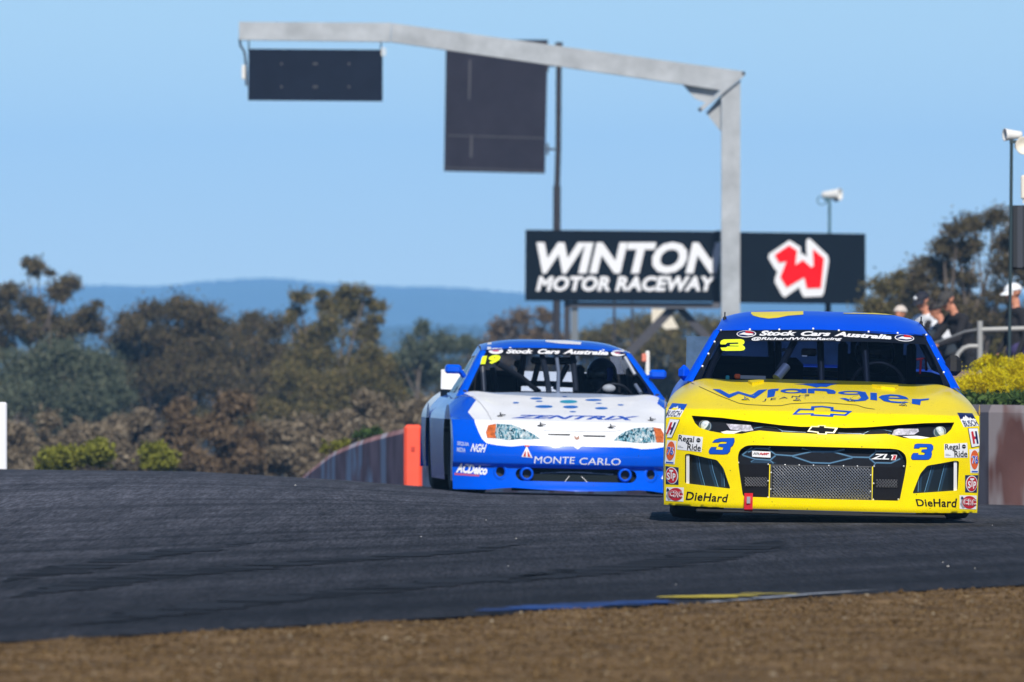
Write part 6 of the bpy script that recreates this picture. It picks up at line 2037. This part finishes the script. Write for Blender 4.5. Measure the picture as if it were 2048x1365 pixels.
def leaf_mesh(name, centres, radii, count_k, leaf, m, parent, stringy=1.0, flat=.75):
    P = []
    for c, r in zip(centres, radii):
        n = max(40, int(count_k * r[1]))
        k = max(5, int(6 + r[0] * 1.5))
        subs = RNG.normal(size=(k, 3)); subs /= np.linalg.norm(subs, axis=1)[:, None]
        subs *= RNG.uniform(.15, .90, (k, 1)) * np.array([1, 1, flat])
        w = RNG.uniform(.20, .46, k)
        i = RNG.integers(0, k, n)
        p = subs[i] + RNG.normal(size=(n, 3)) * w[i][:, None] * np.array([1, 1, .8])
        P.append(np.array(c) + p * r[0])
    P = np.concatenate(P); n = len(P)
    a = RNG.normal(size=(n, 3)); a[:, 2] -= .5; a /= np.linalg.norm(a, axis=1)[:, None]
    b = np.cross(a, RNG.normal(size=(n, 3))); b /= np.linalg.norm(b, axis=1)[:, None]
    s = leaf * RNG.uniform(.6, 1.4, (n, 1))
    a = a * s * .75 * stringy; b = b * s * .42
    V = np.stack([P - a, P + b, P + a, P - b], 1).reshape(-1, 3)
    me = bpy.data.meshes.new(name)
    me.vertices.add(4 * n); me.vertices.foreach_set('co', V.astype(np.float32).ravel())
    me.loops.add(4 * n); me.loops.foreach_set('vertex_index', np.arange(4 * n, dtype=np.int32))
    me.polygons.add(n); me.polygons.foreach_set('loop_start', np.arange(0, 4 * n, 4, dtype=np.int32))
    me.materials.append(m)
    me.update(calc_edges=True)
    o = bpy.data.objects.new(name, me); COL.objects.link(o)
    if parent: o.parent = parent
    return o

def tree(label, D, blobs, leaf='olive', base=None, group='trees beyond the crest', cat='tree', name='gum_tree', dens=1.0, bark=None, leafpx=4.6, zfun=None, stringy=1.0, bare=()):
    """blobs: (px, py, radius in px) of the crown's clumps as they show in the picture"""
    sc = D / FPX
    cx = sum(b[0] for b in blobs) / len(blobs) if base is None else base
    x0 = at(cx, 700, D).x
    z0 = (zfun or ground)(x0, D)
    root = empty(name, (x0, D, z0)); tag(root, label, cat, group)
    C, Rr = [], []
    for px, py, r in blobs:
        p = at(px, py, D) - root.location
        p.y += random.uniform(-1, 1) * r * sc * 1.3
        C.append(tuple(p)); Rr.append((r * sc * 1.12, r * r * 1.2))
    leaf_mesh('crown', C, Rr, 1.15 * dens, leafpx * sc, LEAF[leaf], root, stringy)
    b = MB()
    low = min(C, key=lambda c: c[2])
    top = sorted(C, key=lambda c: c[2])[len(C) // 2]
    H_ = max(.4, top[2])
    fork = Vector((random.uniform(-.15, .15) * H_ * .3, 0, max(.15, H_ * .42)))
    r0 = min(.16, max(.012, H_ * .014))
    b.tube([(0, 0, -.3), (fork.x * .4, 0, fork.z * .5), fork], r0, 8, True, [r0 * 1.25, r0, r0 * .85])
    for c in sorted(C, key=lambda c: -c[2])[:14]:
        c = Vector(c)
        mid = fork.lerp(c, .5) + Vector((random.uniform(-.1, .1), random.uniform(-.1, .1), .08)) * (c - fork).length
        b.tube([fork, mid, c], r0 * .5, 6, True, [r0 * .62, r0 * .42, r0 * .16])
    b.build('trunk', bark or M_BARK, root)
    return root
def scatter(x0, x1, y0, y1, r0, r1, n):
    return [(random.uniform(x0, x1), random.uniform(y0, y1), random.uniform(r0, r1)) for _ in range(n)]

tree('tall loose gum tree with a tufted top at the far left', 300, [(75, 532, 20), (52, 524, 11), (98, 545, 10), (128, 568, 27), (118, 590, 24), (20, 586, 30), (62, 612, 26), (95, 640, 32), (178, 618, 22), (150, 650, 34), (190, 650, 24), (25, 655, 36), (60, 670, 30), (120, 690, 34), (-20, 620, 40), (-10, 690, 40)], 'brown', 60, stringy=1.3)
tree('grey green bushy tree below the tufted gum at the far left', 285, [(120, 715, 50), (200, 735, 52), (160, 790, 60), (80, 770, 48), (225, 790, 44), (40, 730, 44), (110, 840, 46), (200, 850, 44), (30, 810, 44)], 'blue', 150, dens=1.2)
tree('broad rounded bronze gum tree standing left of centre', 310, [(350, 615, 34), (300, 628, 30), (395, 625, 34), (430, 650, 32), (265, 665, 38), (320, 670, 46), (390, 680, 46), (240, 700, 36), (440, 705, 40), (290, 730, 50), (360, 745, 54), (420, 765, 46), (260, 785, 40), (320, 810, 46)], 'brown', 340, dens=1.25, bark=M_BARKD)
tree('dark olive gum tree between the broad bronze tree and the tall airy one', 318, [(500, 645, 26), (535, 655, 30), (478, 670, 30), (515, 700, 42), (555, 715, 40), (470, 740, 40), (520, 770, 48), (570, 790, 44), (480, 810, 42)], 'brown', 515, dens=1.15, bark=M_BARKD)
tree('tall airy gum tree with separate tufts left of the blue car', 305, [(600, 598, 20), (588, 625, 17), (578, 640, 12), (688, 585, 28), (648, 608, 22), (642, 588, 11), (732, 585, 14), (752, 610, 18), (748, 640, 16), (700, 625, 30), (660, 650, 30), (720, 665, 34), (610, 675, 30), (640, 710, 40), (700, 720, 44), (590, 730, 38)], 'olive', 660, stringy=1.25)
tree('olive tree with a dense low crown under the airy gum', 296, [(600, 770, 44), (660, 780, 50), (720, 770, 46), (765, 740, 32), (560, 830, 46), (640, 840, 52), (710, 830, 44), (770, 790, 36), (740, 720, 30)], 'olive', 660, dens=1.3, bark=M_BARKD)
tree('mid height grey green tree to the left of the blue car roof', 330, [(848, 655, 20), (870, 685, 28), (830, 700, 28), (905, 690, 26), (938, 690, 24), (860, 735, 36), (910, 740, 36), (800, 720, 28), (820, 770, 36), (780, 760, 30)], 'blue', 870, dens=1.1)
tree('bronze tipped tree just left of the sign posts', 345, [(1045, 635, 24), (1090, 630, 20), (1012, 665, 26), (1070, 670, 34), (985, 695, 26), (1030, 710, 34), (1110, 680, 30), (960, 720, 30), (1000, 750, 36)], 'rust', 1050, dens=1.0)
tree('olive tree seen through the frame under the raceway sign', 350, [(1190, 672, 24), (1235, 660, 28), (1280, 655, 30), (1160, 700, 30), (1220, 705, 40), (1290, 710, 44), (1250, 750, 44), (1180, 755, 40), (1310, 770, 46)], 'olive', 1240, dens=1.2)
tree('grey brown tree behind the right brace of the raceway sign', 348, [(1350, 660, 34), (1400, 650, 30), (1440, 660, 34), (1380, 710, 46), (1440, 715, 44), (1350, 760, 44), (1420, 770, 44), (1330, 690, 34)], 'olive', 1390, dens=1.2)
tree('dark tree mass low behind the blue car', 360, scatter(960, 1330, 740, 830, 34, 48, 14), 'brown', 1150, dens=1.0, bark=M_BARKD)
for x, y, w, leaf, lab in ((60, 800, 110, 'olive', 'dark dense tree filling in behind the grey green tree at the far left'), (250, 790, 110, 'brown', 'dark low tree between the grey green tree and the broad bronze tree'), (450, 800, 110, 'olive', 'dark low tree behind the rusty brown shrub'), (640, 800, 110, 'brown', 'dark low tree behind the dense low olive crown'), (830, 800, 100, 'olive', 'dark low tree behind the left mirror of the blue car')):
    tree(lab, 385, scatter(x - w, x + w, y - 75, y + 70, 34, 50, 16), leaf, x, dens=.8, bark=M_BARKD)
# right of the sign
tree('low olive tree right of the raceway sign', 245, [(1760, 575, 24), (1745, 620, 34), (1800, 555, 22), (1805, 590, 34), (1775, 640, 42), (1840, 640, 40), (1735, 670, 38), (1800, 690, 46)], 'olive', 1780, dens=1.15)
tree('tall spreading bronze gum behind the spectators', 235, [(1885, 490, 24), (1915, 462, 26), (1950, 448, 26), (1990, 440, 26), (1920, 505, 32), (1860, 525, 28), (1890, 545, 34), (1955, 485, 20), (2000, 490, 26), (1840, 560, 32), (1880, 595, 40), (1935, 605, 30), (2040, 470, 36), (2010, 540, 34), (1940, 560, 16), (1995, 590, 30), (2050, 540, 30), (1830, 600, 30), (1900, 640, 44), (1960, 640, 44), (1850, 650, 40), (2020, 640, 40), (1935, 560, 26)], 'brown', 1930, dens=1.2)
tree('dense dark tree low behind the railing', 250, scatter(1830, 2100, 620, 760, 34, 46, 18), 'olive', 1950, dens=1.1, bark=M_BARKD)
# scrub at the foot of the trees
for i, (x, w, leaf, lab) in enumerate([(40, 75, 'twig', 'bare brown scrub next to the white marker post'), (165, 80, 'twig', 'bare brown scrub behind the two yellow green bushes'), (290, 85, 'twig', 'grey brown scrub below the broad bronze tree'),
                                       (430, 85, 'rust', 'rusty brown rounded shrub at the foot of the bronze tree'), (545, 80, 'twig', 'grey brown scrub beside the rusty shrub'), (665, 85, 'twig', 'grey brown scrub above the end of the barrier'), (790, 80, 'twig', 'pale brown scrub behind the orange marker'), (905, 80, 'twig', 'brown scrub hidden behind the blue car')]):
    top = 800 if leaf == 'rust' else (868 if i % 2 else 850)
    up_ = 40 if x > 600 else 0
    tree(lab, 215 + 4 * (i % 3), [(random.uniform(x - w, x + w), 942 - up_ - (942 - top) * random.random() ** 1.5 * random.uniform(.7, 1.15), random.uniform(10, 27)) for _ in range(38)], leaf, x, 'scrub along the crest', 'shrub', 'shrub', bark=M_BARKD, dens=1.5, leafpx=5, stringy=2.0)
for x, y, lab in ((110, 915, 'small yellow green bush left of its brighter neighbour'), (185, 903, 'bright yellow green bush, the larger of the two at the left'), (318, 905, 'yellow green bush right of the bright pair')):
    tree(lab, 160, [(x, y, 24), (x - 14, y + 14, 22), (x + 14, y + 15, 22), (x + (8 if x == 185 else 0), y - (18 if x == 185 else 4), 16)], 'lime', x, 'yellow green bushes', 'bush', 'bush', dens=1.0, leafpx=6, stringy=1.3)
for x, y, lab, leaf in ((735, 866, 'low green tuft growing over the top of the barrier', 'green'), (670, 890, 'yellowish tuft growing over the top of the barrier', 'lime')):
    tree(lab, 158, [(x - 18, y + 5, 12), (x, y, 12), (x + 18, y - 3, 12)], leaf, x, 'tufts over the barrier', 'bush', 'bush', dens=1.0, leafpx=5)
# flowering garden bushes on the bank
for D, blobs, lab in ((101.5, [(1925, 770, 22), (1950, 762, 24), (1980, 752, 24), (1935, 785, 22), (1965, 782, 24), (1995, 775, 24), (1910, 782, 14)], 'low golden flowering bush nearest the yellow car'),
                      (107, [(1970, 722, 14), (1990, 718, 15), (1960, 732, 12), (2005, 722, 12), (1985, 735, 14)], 'small golden flowering bush under the railing post'),
                      (102.5, [(2040, 725, 22), (2065, 730, 26), (2035, 755, 24), (2060, 768, 28), (2030, 780, 20), (2085, 750, 30)], 'golden flowering bush cut by the right edge')):
    tree(lab, D, blobs, 'gold', None, 'golden bushes', 'bush', 'flowering_bush', dens=3.6, leafpx=2.5, zfun=bank_z)
b = MB()
bx0 = at(1930, 770, 104.5)
bm = bmesh.new(); bmesh.ops.create_icosphere(bm, subdivisions=4, radius=1.0)
for v in bm.verts:
    n_ = mnoise.noise(v.co * 1.6) * .22 + mnoise.noise(v.co * 5) * .06
    v.co = Vector((v.co.x * .22, v.co.y * .18, v.co.z * .15)) * (1 + n_)
me = bpy.data.meshes.new('boulder'); bm.to_mesh(me); bm.free()
me.polygons.foreach_set('use_smooth', np.ones(len(me.polygons), dtype=bool))
me.materials.append(mat('pinkish brown rock', (.22, .15, .13), rough=.9, noise=.35, nscale=9, bump=.5, bscale=30))
bo = bpy.data.objects.new('boulder', me); COL.objects.link(bo); bo.location = (bx0.x, bx0.y, at(0, 762, 104.5).z - .06)
tag(bo, 'pinkish brown boulder between the golden bushes', 'boulder')
b = MB()
# grass and creeping plants on top of the barrier bank
C, Rr = [], []
for _ in range(260):
    y = random.uniform(89, 101); x = wall_x(y) + random.uniform(.15, 2.6)
    C.append((x, y, bank_z(x, y) + .02)); Rr.append((.09, 55))
gr = leaf_mesh('grass', C, Rr, 1.0, .035, LEAF['green'], None, 1.4, .5)
tag(gr, 'low green ground cover along the top of the garden bank', None, None, 'stuff')
